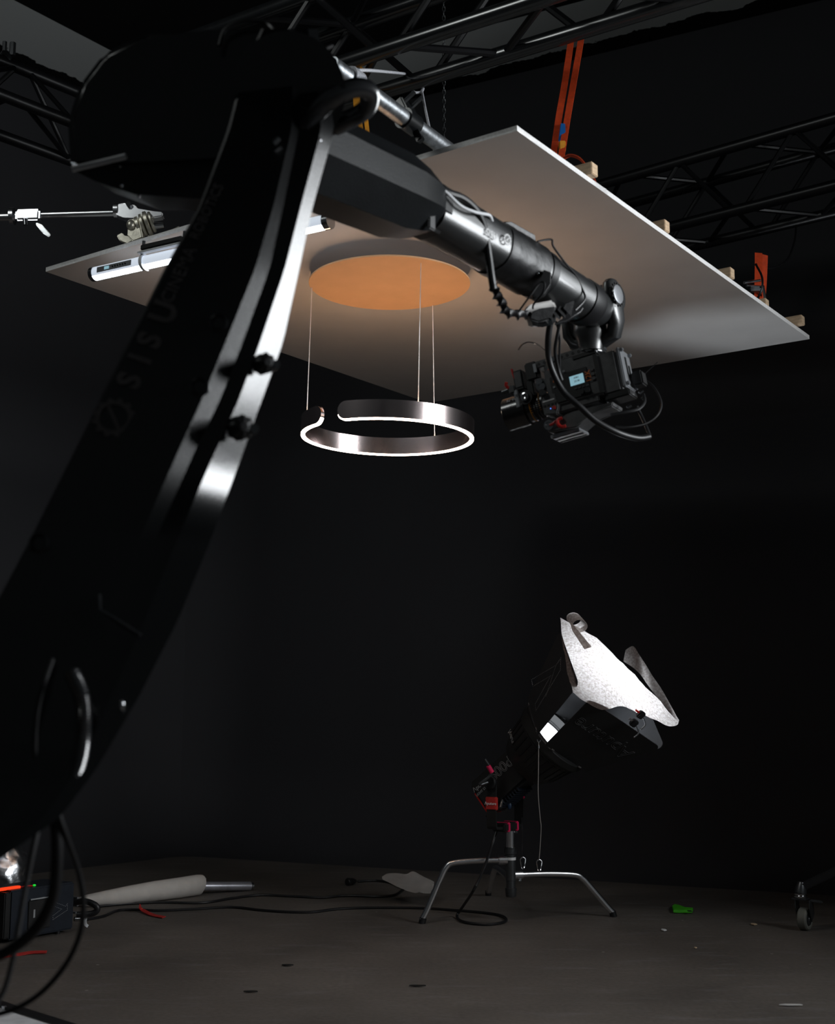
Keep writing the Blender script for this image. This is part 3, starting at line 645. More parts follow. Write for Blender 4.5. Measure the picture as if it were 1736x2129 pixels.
# taped box on top
bxc = px(1082, 496, 2.99)
P('taped_box', M['tape'], rob, lambda bm: prism(bm, [px(1032, 470, 2.96), px(1042, 461, 2.96), px(1064, 459, 2.96), px(1114, 487, 3.02), px(1122, 540, 3.04), px(1090, 525, 3.0), px(1060, 505, 2.97)], AX.cross(UP) * -0.085, 0.004))
def on_forearm(x, y, r_=0.0645):
    rr_ = ray(x, y); w0 = O - A1; a_ = rr_ - AX * rr_.dot(AX); b_ = w0 - AX * w0.dot(AX)
    qa, qb, qc = a_.dot(a_), 2 * a_.dot(b_), b_.dot(b_) - r_ * r_; dd = max(0, qb * qb - 4 * qa * qc)
    p = O + rr_ * ((-qb - math.sqrt(dd)) / (2 * qa)); n_ = (p - A1); n_ = (n_ - AX * n_.dot(AX)).normalized(); return p, n_
p_, n_ = on_forearm(1020, 488); text('side_lettering', 'SISU', 0.022, M['printw'], fr, p_, AX, n_.cross(AX), bold=0.02)
p_, n_ = on_forearm(1054, 498, 0.067); P('gear_emblem', M['printw'], fr, gear, p_ + n_ * 0.0005, AX, n_.cross(AX), 0.014, label='pale gear emblem')
# mechanical end: square clips
clc = px(897, 452, 2.69)
P('housing_latch', M['rubber'], rob, obox, clc, AX, UP, AX.cross(UP), 0.022, 0.058, 0.008, 0.003)
# wrist cover plates
wv = (A3 - A2).normalized()
P('wrist_collar', M['rubber'], rob, lambda bm: loft(bm, [rr_section(A3 - AX * 0.018, 0.063, 0.061, 36), rr_section(A3 + AX * 0.02, 0.062, 0.060, 36), rr_section(A3 + AX * 0.04, 0.054, 0.052, 36)]))
P('wrist_shield', M['tape'], rob, prism, [px(1214, 594, 3.17), px(1237, 601, 3.17), px(1208, 648, 3.15), px(1178, 668, 3.13), px(1150, 674, 3.12), px(1186, 650, 3.14)], V((0.004, 0.014, 0.0)), 0.003)
# J5 knuckle and fork
K = px(1264, 622, 3.36); kax = V((0.78, -0.60, 0.05)).normalized()
P('wrist_link', M['robot_skin'], rob, tube, [A3 + AX * 0.01, px(1240, 640, 3.33), px(1262, 632, 3.36)], (0.052, 0.050), 28)
P('wrist_knuckle', M['robot_skin'], rob, lathe, K - kax * 0.055, kax, [(0, 0.034), (0.01, 0.043), (0.075, 0.043), (0.088, 0.038), (0.092, 0.030)])
capc = px(1284, 612, 3.30)
P('knuckle_cap', M['cam_grey'], rob, lathe, capc, kax, [(0, 0.026), (0.003, 0.026), (0.004, 0.022), (0.003, 0.001)])
for i in range(16):
    a = i * math.pi / 8; q1, q2, _ = frame(kax); c_ = capc + (q1 * math.cos(a) + q2 * math.sin(a)) * 0.031 - kax * 0.002
    P('cap_bolt', M['rubber'], rob, cyl, c_, c_ + kax * 0.004, 0.0028, None, 6)
bm = B()
def sect_path(bm, pts, rs, e=2.6, n=24):
    P_ = [V(p) for p in pts]; rings = []
    for i, p in enumerate(P_):
        d = (P_[min(i + 1, len(P_) - 1)] - P_[max(i - 1, 0)]).normalized(); X_ = (kax - d * kax.dot(d)).normalized(); Y_ = d.cross(X_)
        rg = []
        for k_ in range(n):
            a = 2 * math.pi * (k_ + .5) / n; ca, sa = math.cos(a), math.sin(a)
            rg.append(p + X_ * (rs[i][0] * math.copysign(abs(ca) ** (2 / e), ca)) + Y_ * (rs[i][1] * math.copysign(abs(sa) ** (2 / e), sa)))
        rings.append(rg)
    loft(bm, rings)
Kf = K + kax * 0.022
sect_path(bm, [px(1270, 583, 3.33), px(1271, 592, 3.33), px(1273, 612, 3.33), px(1278, 645, 3.33), px(1282, 668, 3.34), px(1276, 694, 3.36), px(1252, 710, 3.38)], [(0.012, 0.020), (0.015, 0.036), (0.018, 0.042), (0.018, 0.036), (0.018, 0.030), (0.02, 0.026), (0.018, 0.022)])
link('wrist_fork', bm, M['robot_skin'], rob)
bm = B(); sect_path(bm, [px(1180, 672, 3.42), px(1184, 700, 3.42), px(1196, 716, 3.42), px(1222, 722, 3.40)], [(0.012, 0.024), (0.014, 0.026), (0.018, 0.022), (0.02, 0.018)]); link('wrist_fork', bm, M['robot_skin'], rob)
P('wrist_bowl', M['robot_skin'], rob, lathe, px(1226, 672, 3.38), V((0.03, 0, -1)), [(-0.02, 0.030), (0.0, 0.045), (0.03, 0.047), (0.05, 0.036), (0.075, 0.031), (0.08, 0.031)])
P('tool_flange', M['steel'], rob, lathe, px(1228, 728, 3.40), V((0.03, 0, -1)), [(-0.004, 0.035), (0.004, 0.038), (0.010, 0.038), (0.014, 0.036)])
# cables strapped on the forearm
P('arm_cable', M['rubber'], rob, tube, [px(892, 374, 2.70), px(925, 398, 2.72), px(962, 412, 2.76), px(992, 440, 2.80), px(1008, 480, 2.84), px(1016, 530, 2.86), px(1022, 575, 2.87), px(1026, 600, 2.88)], 0.009, 10)
bm = B(); pts = smooth_path([px(1026, 590, 2.88), px(1030, 610, 2.89), px(1042, 630, 2.92), px(1052, 650, 2.95), px(1078, 655, 3.0), px(1098, 655, 3.05)], 8); x_ = None
rings = []
for i, p in enumerate(pts):
    d = (pts[min(i + 1, len(pts) - 1)] - pts[max(i - 1, 0)]).normalized(); a_, b_, _ = frame(d); ph = i * 0.55; sc_ = 0.012 * (1 - 0.4 * max(0, i - 34) / 12)
    rings.append(ring_pts(p, a_ * math.cos(ph) + b_ * math.sin(ph), b_ * math.cos(ph) - a_ * math.sin(ph), sc_ * 1.15, 8, sc_ * 0.45))
loft(bm, rings); link('twisted_wrap', bm, M['tape'], rob)
P('white_cable', M['white'], rob, tube, [px(894, 372, 2.69), px(930, 402, 2.71), px(958, 428, 2.74), px(985, 440, 2.77), px(1002, 444, 2.80), px(1018, 448, 2.83), px(1024, 462, 2.86)], 0.0036, 8, label='white cable')
P('thin_wire', M['rubber'], rob, tube, [px(1118, 502, 3.0), px(1146, 498, 3.02), px(1150, 512, 3.02), px(1176, 548, 3.06), px(1196, 572, 3.1), px(1210, 600, 3.12), px(1216, 622, 3.12), px(1196, 645, 3.1)], 0.0026, 6)
P('thin_wire', M['rubber'], rob, tube, [px(1078, 648, 2.98), px(1100, 618, 2.96), px(1122, 588, 2.96), px(1132, 590, 2.96), px(1128, 610, 2.97), px(1110, 632, 2.99), px(1108, 642, 3.0)], 0.0024, 6)
pch = P('cable_pouch', M['paper'], rob, lambda bm: prism(bm, [px(1088, 643, 3.04), px(1100, 632, 3.04), px(1150, 622, 3.06), px(1158, 640, 3.08), px(1130, 664, 3.08), px(1096, 668, 3.05)], V((0.01, 0.06, 0.0)), 0.005), label='pale wrapped connector pouch')
P('pouch_tape', M['tape'], pch, lambda bm: prism(bm, [px(1104, 648, 3.03), px(1122, 640, 3.03), px(1156, 636, 3.05), px(1150, 662, 3.06), px(1120, 670, 3.05), px(1100, 664, 3.04)], V((0.01, 0.05, 0.0)), 0.004))
for i in range(5):
    c_ = px(1128 + i * 12, 648 - i * 4, 3.06)
    P('tape_flap', M['tape'], pch, lambda bm: prism(bm, [c_, c_ + V((0.022, 0.01, 0.012 * math.sin(i * 2))), c_ + V((0.012, 0.0, -0.03)), c_ + V((-0.006, -0.004, -0.012))], V((0.002, 0.006, 0)), 0.0))
for (a, b, r_) in (((1118, 568), (1130, 560), .004), ((1112, 540), (1118, 534), .003)):
    P('clip_screw', M['steel'], rob, ball, px(a[0], a[1], 2.99), r_)
P('black_side_plate', M['rubber'], rob, prism, [px(1130, 560, 2.985), px(1146, 566, 2.985), px(1146, 590, 2.98), px(1132, 612, 2.98), px(1108, 622, 2.98), px(1104, 606, 2.975), px(1122, 590, 2.975)], V((0.002, 0.02, 0)), 0.002)

# ================================================================== CINEMA CAMERA
F = V((-0.87, 0.45, -0.17)).normalized(); U = V((-0.13, 0.05, 1)); U = (U - F * U.dot(F)).normalized(); S = F.cross(U); S = S if S.y < 0 else -S   # S: towards us
cc0 = px(1206, 800, 3.42)
camr = thing('cinema_camera', 'black digital cinema camera with lit blue screen hanging from the robot wrist', 'camera', cc0)
def cl_(f, s, u): return cc0 + F * f + S * s + U * u
def cbox(name, m, f, s, u, sf, ss, su, bev=0.003, par=None, label=None):
    bm = B(); obox(bm, cl_(f, s, u), F, S, U, sf, ss, su, bev); o = link(name, bm, m, par or camr)
    if label: o['label'] = label
    return o
body = cbox('camera_body', M['cam'], 0.0, 0, -0.002, 0.160, 0.110, 0.115, 0.006)
cbox('rear_block', M['cam'], -0.100, -0.004, -0.006, 0.055, 0.104, 0.118, 0.006, body)
cbox('body_seam', M['cam_dark'], -0.073, 0.0555, -0.002, 0.012, 0.004, 0.112, 0.001, body)
plate = cbox('battery_plate', M['cam_grey'], -0.134, 0.0, 0.002, 0.010, 0.088, 0.112, 0.003)
cbox('plate_slot', M['cam_dark'], -0.140, 0.004, 0.012, 0.003, 0.010, 0.050, 0.001, plate); cbox('plate_slot', M['cam_dark'], -0.140, -0.018, 0.0, 0.003, 0.010, 0.034, 0.001, plate)
for s in (-0.035, 0.035):
    for u in (-0.045, 0.05): cbox('plate_hook', M['cam_grey'], -0.143, s, u, 0.010, 0.010, 0.010, 0.002, plate)
cbox('rear_socket_box', M['cam_dark'], -0.110, 0.012, -0.070, 0.070, 0.07, 0.020, 0.003)
face = cbox('control_face', M['cam_dark'], 0.010, 0.0555, -0.012, 0.110, 0.006, 0.078, 0.002)
cbox('lcd_screen', M['screen'], -0.012, 0.0590, -0.002, 0.040, 0.002, 0.027, 0.0005, face, 'pale blue lit screen')
text('screen_text', 'A001', 0.007, M['cam_dark'], face, cl_(-0.012, 0.0592, 0.004), -F, U); text('screen_text', '23.98', 0.007, M['cam_dark'], face, cl_(-0.012, 0.0592, -0.006), -F, U)
text('model_lettering', '12K', 0.021, M['printo'], face, cl_(-0.046, 0.0585, -0.002), U, F)
for i in range(4): cbox('button', M['cam'], -0.005 - 0.011 * i, 0.0595, -0.026, 0.008, 0.003, 0.005, 0.001, face)
for i, (f, u) in enumerate(((-0.020, -0.040), (-0.036, -0.040))): P('dial', M['rubber'], face, cyl, cl_(f, 0.057, u), cl_(f, 0.066, u), 0.007, None, 16)
for i in range(3): cbox('side_key', M['cam'], -0.058, 0.0590, 0.014 - i * 0.013, 0.010, 0.002, 0.010, 0.001, face)
front = bm = B(); prism(bm, [cl_(0.055, 0.060, -0.02), cl_(0.085, 0.060, -0.012), cl_(0.100, 0.060, -0.03), cl_(0.098, 0.060, -0.072), cl_(0.062, 0.060, -0.080), cl_(0.052, 0.060, -0.06)], -S * 0.05, 0.003); fp = link('front_panel', bm, M['cam'], camr)
P('dial', M['rubber'], fp, cyl, cl_(0.088, 0.060, -0.012), cl_(0.088, 0.074, -0.012), 0.009, None, 18)
cbox('panel_label', M['printw'], 0.078, 0.0608, -0.036, 0.034, 0.001, 0.004, 0, fp, 'white printed strip')
for i in range(4): cbox('panel_button', M['cam_dark'], 0.092 - i * 0.011, 0.0612, -0.048, 0.007, 0.002, 0.005, 0, fp)
P('record_button', M['red'], fp, cyl, cl_(0.066, 0.060, -0.060), cl_(0.066, 0.063, -0.060), 0.005, None, 14, label='red record button'); P('blue_lamp', M['ledblue'], fp, ball, cl_(0.076, 0.061, -0.060), 0.0016)
for (f, u) in ((0.055, -0.004), (0.052, 0.012), (0.02, 0.032)): cbox('button', M['printo'] if u > 0.0 and f > .05 else M['cam_grey'], f, 0.0600, u, 0.006, 0.002, 0.005, 0, face)
cbox('lower_body', M['cam'], 0.015, 0, -0.066, 0.150, 0.100, 0.020, 0.004)
# top rail
rail = cbox('top_rail', M['cam'], 0.028, 0.012, 0.079, 0.150, 0.060, 0.020, 0.002)
for i in range(8): P('rail_hole', M['rubber'], rail, cyl, cl_(0.092 - i * 0.017, 0.040, 0.079), cl_(0.092 - i * 0.017, 0.0428, 0.079), 0.0045, None, 14)
P('rail_screw', M['steel'], rail, cyl, cl_(0.050, 0.042, 0.078), cl_(0.050, 0.047, 0.078), 0.0075, None, 16, label='bright steel screw')
cbox('dovetail', M['darkmetal'], -0.055, 0.0, 0.086, 0.060, 0.07, 0.016, 0.003)
cbox('mount_block', M['cam_dark'], -0.030, 0.0, 0.066, 0.090, 0.085, 0.014, 0.003)
tp = cbox('top_plate', M['cam'], 0.035, 0.010, 0.060, 0.085, 0.075, 0.018, 0.002)
P('red_badge', M['red'], tp, obox, cl_(0.058, 0.0485, 0.052), F, S, U, 0.020, 0.002, 0.006, 0.0008, label='red oval badge')
# lens
lx = cl_(0.085, -0.002, -0.024)
ln_ = P('zoom_lens', M['lens'], camr, lathe, lx, F, [(0, 0.030), (0.02, 0.032), (0.022, 0.036), (0.050, 0.037), (0.052, 0.040), (0.072, 0.040), (0.076, 0.046), (0.140, 0.047), (0.142, 0.045), (0.138, 0.042), (0.120, 0.036), (0.119, 0.001)], 48)
for t in (0.028, 0.036, 0.044): P('focus_gear', M['rubber'], ln_, lambda bm: loft(bm, [[lx + F * (t + dt) + frame(F)[0] * math.cos(a) * r_ + frame(F)[1] * math.sin(a) * r_ for a, r_ in [(i * math.pi / 48, 0.0375 + 0.0012 * (i % 2)) for i in range(96)]] for dt in (0, 0.005)]))
P('lens_stripe', M['yellow'], ln_, lathe, lx, F, [(0.058, 0.0402), (0.0595, 0.0406), (0.0605, 0.0402)], label='yellow scale ring')
P('mount_ring', M['steel'], ln_, lathe, lx, F, [(-0.006, 0.034), (-0.004, 0.037), (0.002, 0.037), (0.004, 0.033)])
q1 = (S - F * S.dot(F)).normalized()
text('lens_lettering', '25-75', 0.013, M['printw'], ln_, lx + F * 0.108 + (q1 * 0.80 + U * 0.60).normalized() * 0.0465 - q1 * 0.0, F, -(U * 0.8 - q1 * 0.60))
text('lens_lettering', 'T2.9', 0.007, M['printw'], ln_, lx + F * 0.108 + (q1 * 0.98 + U * 0.18).normalized() * 0.0465, F, -(U * 0.98 - q1 * 0.18))
for k in range(10):
    for t in (0.030, 0.056):
        dirv = (q1 * math.cos(k * 0.16 - 0.6) + U * math.sin(k * 0.16 - 0.6)); c_ = lx + F * t + dirv * (0.0384 if t < .05 else 0.0404)
        P('scale_mark', M['yellow'], ln_, obox, c_, F, dirv, F.cross(dirv), 0.004, 0.0006, 0.0012)
# focus motors and arms at the front
mo = cbox('lens_motor', M['cam_dark'], 0.158, 0.030, 0.050, 0.030, 0.034, 0.060, 0.004)
cbox('motor_face', M['cam'], 0.158, 0.048, 0.052, 0.020, 0.003, 0.045, 0.001, mo)
m2 = cbox('lens_motor', M['cam_dark'], 0.118, 0.028, 0.066, 0.034, 0.034, 0.052, 0.004)
cbox('motor_face', M['screen'], 0.104, 0.046, 0.070, 0.012, 0.002, 0.032, 0.001, m2) if False else cbox('motor_face', M['cam_grey'], 0.104, 0.046, 0.070, 0.010, 0.002, 0.026, 0.001, m2)
m3 = cbox('motor_arm', M['cam_grey'], 0.172, 0.040, 0.000, 0.012, 0.016, 0.052, 0.002); cbox('motor_arm', M['cam_dark'], 0.130, 0.030, 0.020, 0.020, 0.02, 0.050, 0.003)
text('arm_lettering', 'CO', 0.010, M['cam_dark'], m3, cl_(0.172, 0.0482, 0.008), -F, U)
cbox('motor_block', M['cam'], 0.182, 0.036, 0.030, 0.020, 0.026, 0.022, 0.003)
P('motor_gear', M['steel'], camr, lathe, cl_(0.148, 0.045, -0.002), S, [(0, 0.012), (0.006, 0.012), (0.007, 0.008), (0.004, 0.001)]); P('gear_wheel', M['rubber'], camr, cyl, cl_(0.148, 0.020, -0.002), cl_(0.148, 0.045, -0.002), 0.021, None, 32)
lv = P('red_lever', M['red'], camr, obox, cl_(0.172, 0.040, 0.074), F, S, (U + F * 0.12), 0.006, 0.008, 0.034, 0.002, label='red anodised lever')
P('red_lever', M['red'], camr, tube, [cl_(0.190, 0.045, 0.036), cl_(0.196, 0.048, 0.046), cl_(0.192, 0.050, 0.054)], 0.0045, 8, label='red anodised lever')
P('rod_end', M['darkmetal'], camr, cyl, cl_(0.185, 0.040, 0.034), cl_(0.214, 0.040, 0.032), 0.006, None, 16)
for (f, u) in ((0.098, 0.028), (0.092, 0.012)): P('rod_clamp', M['steel'], camr, cyl, cl_(f, 0.040, u), cl_(f, 0.050, u), 0.010, None, 6)
P('rosette', M['darkmetal'], camr, cyl, cl_(0.096, 0.035, 0.020), cl_(0.096, 0.042, 0.020), 0.018, None, 24)
# base plate and lower bracket
bp = P('base_plate', M['cam'], camr, lambda bm: prism(bm, [cl_(0.100, 0.045, -0.090), cl_(0.102, 0.045, -0.118), cl_(0.020, 0.045, -0.126), cl_(-0.030, 0.045, -0.100), cl_(-0.090, 0.045, -0.098), cl_(-0.095, 0.045, -0.086), cl_(0.02, 0.045, -0.080)], -S * 0.085, 0.003))
pl = cbox('quick_plate', M['cam_grey'], 0.060, -0.010, -0.128, 0.085, 0.078, 0.008, 0.001, bp)
for s in (-0.03, 0.0, 0.03): cbox('plate_rib', M['cam_dark'], 0.060, s - 0.01, -0.1325, 0.080, 0.008, 0.003, 0.001, bp)
P('rosette', M['steel'], bp, lathe, cl_(0.094, 0.045, -0.100), S, [(0, 0.014), (0.006, 0.014), (0.006, 0.009), (0.003, 0.008), (0.003, 0.004), (0.008, 0.003)])
P('red_clamp_lever', M['red'], bp, tube, [cl_(0.090, 0.052, -0.102), cl_(0.078, 0.054, -0.100), cl_(0.070, 0.055, -0.096)], 0.0035, 8, label='red clamp lever')
P('red_clamp_lever', M['red'], bp, tube, [cl_(0.052, 0.052, -0.092), cl_(0.064, 0.054, -0.094), cl_(0.066, 0.055, -0.106), cl_(0.058, 0.054, -0.116), cl_(0.046, 0.052, -0.117)], 0.0048, 8, label='red clamp lever')
for (x0, y0) in ((1337, 813), (1342, 826), (1312, 843)): P('cable_plug', M['steel'], camr, cyl, px(x0, y0, 3.36), px(x0 - 8, y0 + 5, 3.36), 0.005, None, 12)
P('antenna', M['rubber'], camr, cyl, px(1312, 803, 3.42), px(1367, 753, 3.40), 0.0018, 0.0012, 6)
cbox('transmitter', M['cam_dark'], -0.160, -0.02, -0.028, 0.030, 0.045, 0.04, 0.004)
# cables at the camera
def cable(label, pts, r, m=None, name='cable', group=None, nseg=8, k=6):
    bm = B(); tube(bm, pts, r, nseg, k=k); return tag(link(name, bm, M['rubber'] if m is None else m), label, 'cable', group)
cable('thick black sleeved cable looping from the robot wrist under the camera', [px(1144, 672, 3.18), px(1140, 700, 3.20), px(1140, 740, 3.24), px(1150, 775, 3.26), px(1172, 815, 3.27), px(1205, 845, 3.27), px(1240, 876, 3.28), px(1285, 900, 3.30), px(1325, 911, 3.34), px(1350, 908, 3.36)], 0.0085, nseg=12)
cable('black cable rising from the sleeve end to the camera back', [px(1351, 906, 3.362), px(1342, 884, 3.38), px(1332, 862, 3.40), px(1324, 845, 3.40)], 0.0045)
cable('thin black cable arcing out behind the camera back', [px(1316, 790, 3.42), px(1340, 790, 3.40), px(1362, 808, 3.38), px(1375, 838, 3.36), px(1368, 862, 3.34), px(1345, 880, 3.33), px(1310, 888, 3.32), px(1280, 887, 3.32)], 0.0027)
cable('black cable dropping from the wrist to the camera top', [px(1165, 668, 3.2), px(1158, 700, 3.22), px(1154, 730, 3.25), px(1160, 765, 3.29), px(1168, 790, 3.31)], 0.0048)
cable('thin black cable beside the wrist fork', [px(1156, 668, 3.2), px(1163, 700, 3.23), px(1163, 740, 3.27), px(1164, 782, 3.31)], 0.003)
cable('pale thin cable arching over the front motors', [px(1078, 727, 3.40), px(1086, 716, 3.38), px(1100, 711, 3.36), px(1118, 716, 3.33), px(1136, 730, 3.29)], 0.0022, M['steel'])
cable('black cable hugging the rear corner of the camera', [px(1338, 820, 3.35), px(1340, 836, 3.33), px(1328, 850, 3.31), px(1305, 856, 3.30), px(1270, 862, 3.30)], 0.0042)

# ================================================================== LAMP HEAD ON LOW STAND
HX = V((0.66, -0.42, 0.62)).normalized(); HU = V((0.117, -0.76, -0.64)); HU = (HU - HX * HU.dot(HX)).normalized(); HV = HX.cross(HU); HV = HV if HV.x > 0 else -HV
SC = V((0.384, 5.42, 0))
Cr = px(1155, 1530, 5.29)
head = thing('studio_lamp', 'black studio spotlight head with red markings tilted up on the low stand', 'spotlight', Cr - HX * 0.3)
# body from rear to ring
tH = V((0.537, 0.844, 0)); bU = tH.cross(HX); bU = bU if bU.z > 0 else -bU
body_c = Cr - HX * 0.30
bd = P('lamp_body', M['cam_dark'], head, obox, body_c, HX, tH, bU, 0.24, 0.135, 0.15, 0.012)
P('rear_panel', M['red'], bd, obox, body_c - HX * 0.122 - bU * 0.02, HX, tH, bU, 0.006, 0.12, 0.10, 0.002, label='red rear panel edge')
for i in range(9): P('cooling_fin', M['navybox'], bd, obox, body_c - HX * (0.06 - i * 0.014) - bU * 0.078, HX, tH, bU, 0.005, 0.12, 0.020, 0.001)
P('neck', M['cam_dark'], bd, cyl, Cr - HX * 0.19, Cr - HX * 0.16, 0.066, None, 40)
tH0 = tH; bU0 = bU
bowl = P('reflector_bowl', M['cam_dark'], head, lathe, Cr - HX * 0.165, HX, [(-0.03, 0.068), (-0.02, 0.105), (0.03, 0.132), (0.13, 0.152), (0.135, 0.160), (0.143, 0.160), (0.144, 0.140), (0.125, 0.138), (0.03, 0.12), (0.0, 0.02)], 64)
q1_, q2_, _ = frame(HX)
for i in range(28):
    a = 2 * math.pi * i / 28; dv = q1_ * math.cos(a) + q2_ * math.sin(a); m_ = (HX * 0.10 + dv * 0.020).normalized()
    P('bowl_rib', M['rubber'], bowl, obox, Cr - HX * 0.085 + dv * 0.1425, m_, dv, m_.cross(dv), 0.085, 0.004, 0.010, 0.001)
bdv = (-tH0 * 0.80 + bU0 * 0.60).normalized(); text('bowl_lettering', '\u039bputure', 0.024, M['print_'], bowl, Cr - HX * 0.115 + bdv * 0.147, (bU0 * -0.8 - tH0 * 0.6), -HX)
P('front_lens', M['lensglow'], head, lathe, Cr - HX * 0.03, HX, [(0, 0.125), (0.004, 0.12), (0.012, 0.06), (0.014, 0.001)], 40, label='glowing front lens')
# side lettering on the body, on the face turned to us
sn = -tH; sc_ = body_c + sn * 0.0685
text('body_lettering', '600d', 0.062, M['print_'], bd, sc_ + HX * 0.045 + bU * 0.028, HX, bU, outline=0.0011)
text('body_lettering', '\u039bputure', 0.026, M['print_'], bd, sc_ - HX * 0.072 + bU * 0.038, HX, bU)
text('body_lettering', 'LIGHT STORM', 0.014, M['print_'], bd, sc_ - HX * 0.072 + bU * 0.014, HX, bU)
# yoke
Pv = body_c.copy(); ytop = Pv.z; yb = px(1057, 1718, 5.42).z; yk_ = thing  # bottom bar height
yoke = P('yoke', M['cam_dark'], head, lambda bm: [ribbon(bm, [Pv + tH * (0.115 * s), V((Pv.x, Pv.y, ytop - 0.07)) + tH * (0.118 * s), V((Pv.x, Pv.y, yb + 0.02)) + tH * (0.118 * s), V((Pv.x, Pv.y, yb)) + tH * (0.10 * s), V((Pv.x, Pv.y, yb)) + tH * 0.0], HX.cross(UP).cross(UP), 0.042, 0.010) for s in (-1, 1)])
P('yoke_base', M['cam_dark'], yoke, obox, V((Pv.x, Pv.y, yb)), tH, tH.cross(UP), UP, 0.13, 0.062, 0.034, 0.005)
fw = V((-tH.y, tH.x, 0)); fw = fw if fw.y < 0 else -fw
for s in (-0.028, 0.045): P('pink_tape', M['pink'], yoke, obox, V((Pv.x, Pv.y, yb)) + tH * s, tH, fw, UP, 0.018, 0.066, 0.038, 0.003, label='neon pink tape')
P('pink_tape', M['pink'], yoke, obox, V((Pv.x, Pv.y, px(1085, 1655, 5.5).z)) + tH * 0.118, tH, fw, UP, 0.014, 0.050, 0.020, 0.002, label='neon pink tape')
tg = P('red_tag', M['redcloth'], yoke, obox, V((Pv.x, Pv.y, px(1028, 1671, 5.3).z)) - tH * 0.118, tH, fw, UP, 0.018, 0.050, 0.052, 0.003, label='red cloth tag')
text('tag_lettering', '\u039bputure', 0.016, M['printw'], tg, V((Pv.x, Pv.y, px(1028, 1671, 5.3).z)) - tH * 0.128 , fw.cross(UP) * 0 + (-fw if fw.x < 0 else fw), UP)
P('tilt_knob', M['rubber'], yoke, lathe, Pv - tH * 0.12, -tH, [(0, 0.024), (0.004, 0.029), (0.016, 0.029), (0.020, 0.024), (0.02, 0.001)])
P('tilt_knob', M['rubber'], yoke, lathe, Pv + tH * 0.12, tH, [(0, 0.024), (0.004, 0.029), (0.016, 0.029), (0.020, 0.024), (0.02, 0.001)])
lvp = [Pv - tH * 0.15, Pv - tH * 0.155 + V((-0.03, -0.01, -0.006)), px(1022, 1607, 5.27), px(1008, 1578, 5.26)]
lvr = P('tilt_lever', M['darkmetal'], yoke, tube, lvp, 0.006, 10); P('pink_grip', M['pink'], lvr, cyl, px(1023, 1606, 5.268), px(1015, 1592, 5.264), 0.0095, None, 16, label='neon pink tape')
P('power_socket', M['chrome'], yoke, cyl, px(1040, 1680, 5.33), px(1044, 1664, 5.36), 0.007, None, 12)
P('socket_cap', M['navy'], yoke, ball, px(1059, 1675, 5.40), 0.012, (0.8, 0.5, 1.3)); P('cap_leash', M['navy'], yoke, tube, [px(1057, 1655, 5.40), px(1060, 1665, 5.40), px(1059, 1672, 5.40)], 0.002, 6)
P('yoke_pin', M['rubber'], yoke, cyl, px(1010, 1697, 5.33), px(1030, 1700, 5.34), 0.003, None, 8)
# barn doors
bdn = thing('barn_doors', 'four black barn doors opened out in front of the spotlight', 'barn doors', Cr)
P('door_ring', M['cam_dark'], bdn, lambda bm: loft(bm, [ring_pts(Cr + HX * t, q1_, q2_, r_, 64) for t, r_ in ((-0.02, 0.150), (-0.02, 0.166), (0.008, 0.166), (0.012, 0.160), (0.012, 0.142), (-0.02, 0.142))] , cap=False))
h0, h1, Ld = 0.148, 0.222, 0.305
def door(nv, tv, w0, w1, round_=False, L_=Ld, out=h1):
    b0 = Cr + HX * 0.016 + nv * h0; f0 = Cr + HX * (0.016 + L_) + nv * out
    dirn = (f0 - b0).normalized(); nr = tv.cross(dirn).normalized(); nr = nr if nr.dot(nv) > 0 else -nr; ln3 = (f0 - b0).length
    cr = 0.022; pts = []
    for (s, t) in ((-1, 0), (-1, 1), (1, 1), (1, 0)):
        wdt = w0 if t == 0 else w1; c_ = b0 + dirn * (ln3 * t) + tv * (wdt * s)
        if t == 1:
            for k_ in range(5):
                a = k_ / 4 * math.pi / 2
                if s == -1: pts.append(c_ + tv * (cr - cr * math.cos(a)) - dirn * (cr - cr * math.sin(a)))
                else: pts.append(c_ - tv * (cr - cr * math.sin(a)) - dirn * (cr - cr * math.cos(a)))
        else: pts.append(c_)
    bm = B(); prism(bm, pts, nr * 0.0025); o = link('door_leaf', bm, M['doorleaf'], bdn)
    P('hinge', M['steel'], o, cyl, b0 + tv * 0.07, b0 + tv * 0.085, 0.005, None, 8); P('hinge', M['steel'], o, cyl, b0 - tv * 0.085, b0 - tv * 0.07, 0.005, None, 8)
    return o, b0, f0, dirn, nr
M['doorleaf'] = mat('black_door_leaf', (0.02, 0.021, 0.023), 0.5, 0, 0.1, 20)
d_bot, bb, bf, bdir, bnr = door(HU, HV, 0.120, 0.200, out=0.232)
d_lef, lb, lf, ldir, lnr = door(-HV, HU, 0.108, 0.168, out=0.243)
door(HV, HU, 0.125, 0.200, out=0.235); door(-HU, HV, 0.120, 0.190)
bc = bb.lerp(bf, 0.62) + bnr * 0.003
text('door_lettering', 'Aputure', 0.092, M['print_dim'], d_bot, bc, -HV, -bdir, outline=0.0009)
logo = [[(1105, 1413), (1156, 1383), (1166, 1368), (1165, 1393), (1114, 1478), (1113, 1463), (1145, 1405), (1108, 1427), (1105, 1413)], [(1156, 1383), (1134, 1450)]]
bm = B()
for pl_ in logo:
    for a, b in zip(pl_, pl_[1:]):
        n = max(2, int(math.hypot(b[0] - a[0], b[1] - a[1]) / 3.2))
        for i in range(n):
            t = i / n; c_ = pp(a[0] + (b[0] - a[0]) * t, a[1] + (b[1] - a[1]) * t, lb + lnr * 0.004, lnr)
            obox(bm, c_, ldir, HU, lnr, 0.0022, 0.0022, 0.001)
link('dotted_emblem', bm, M['print_'], d_lef)
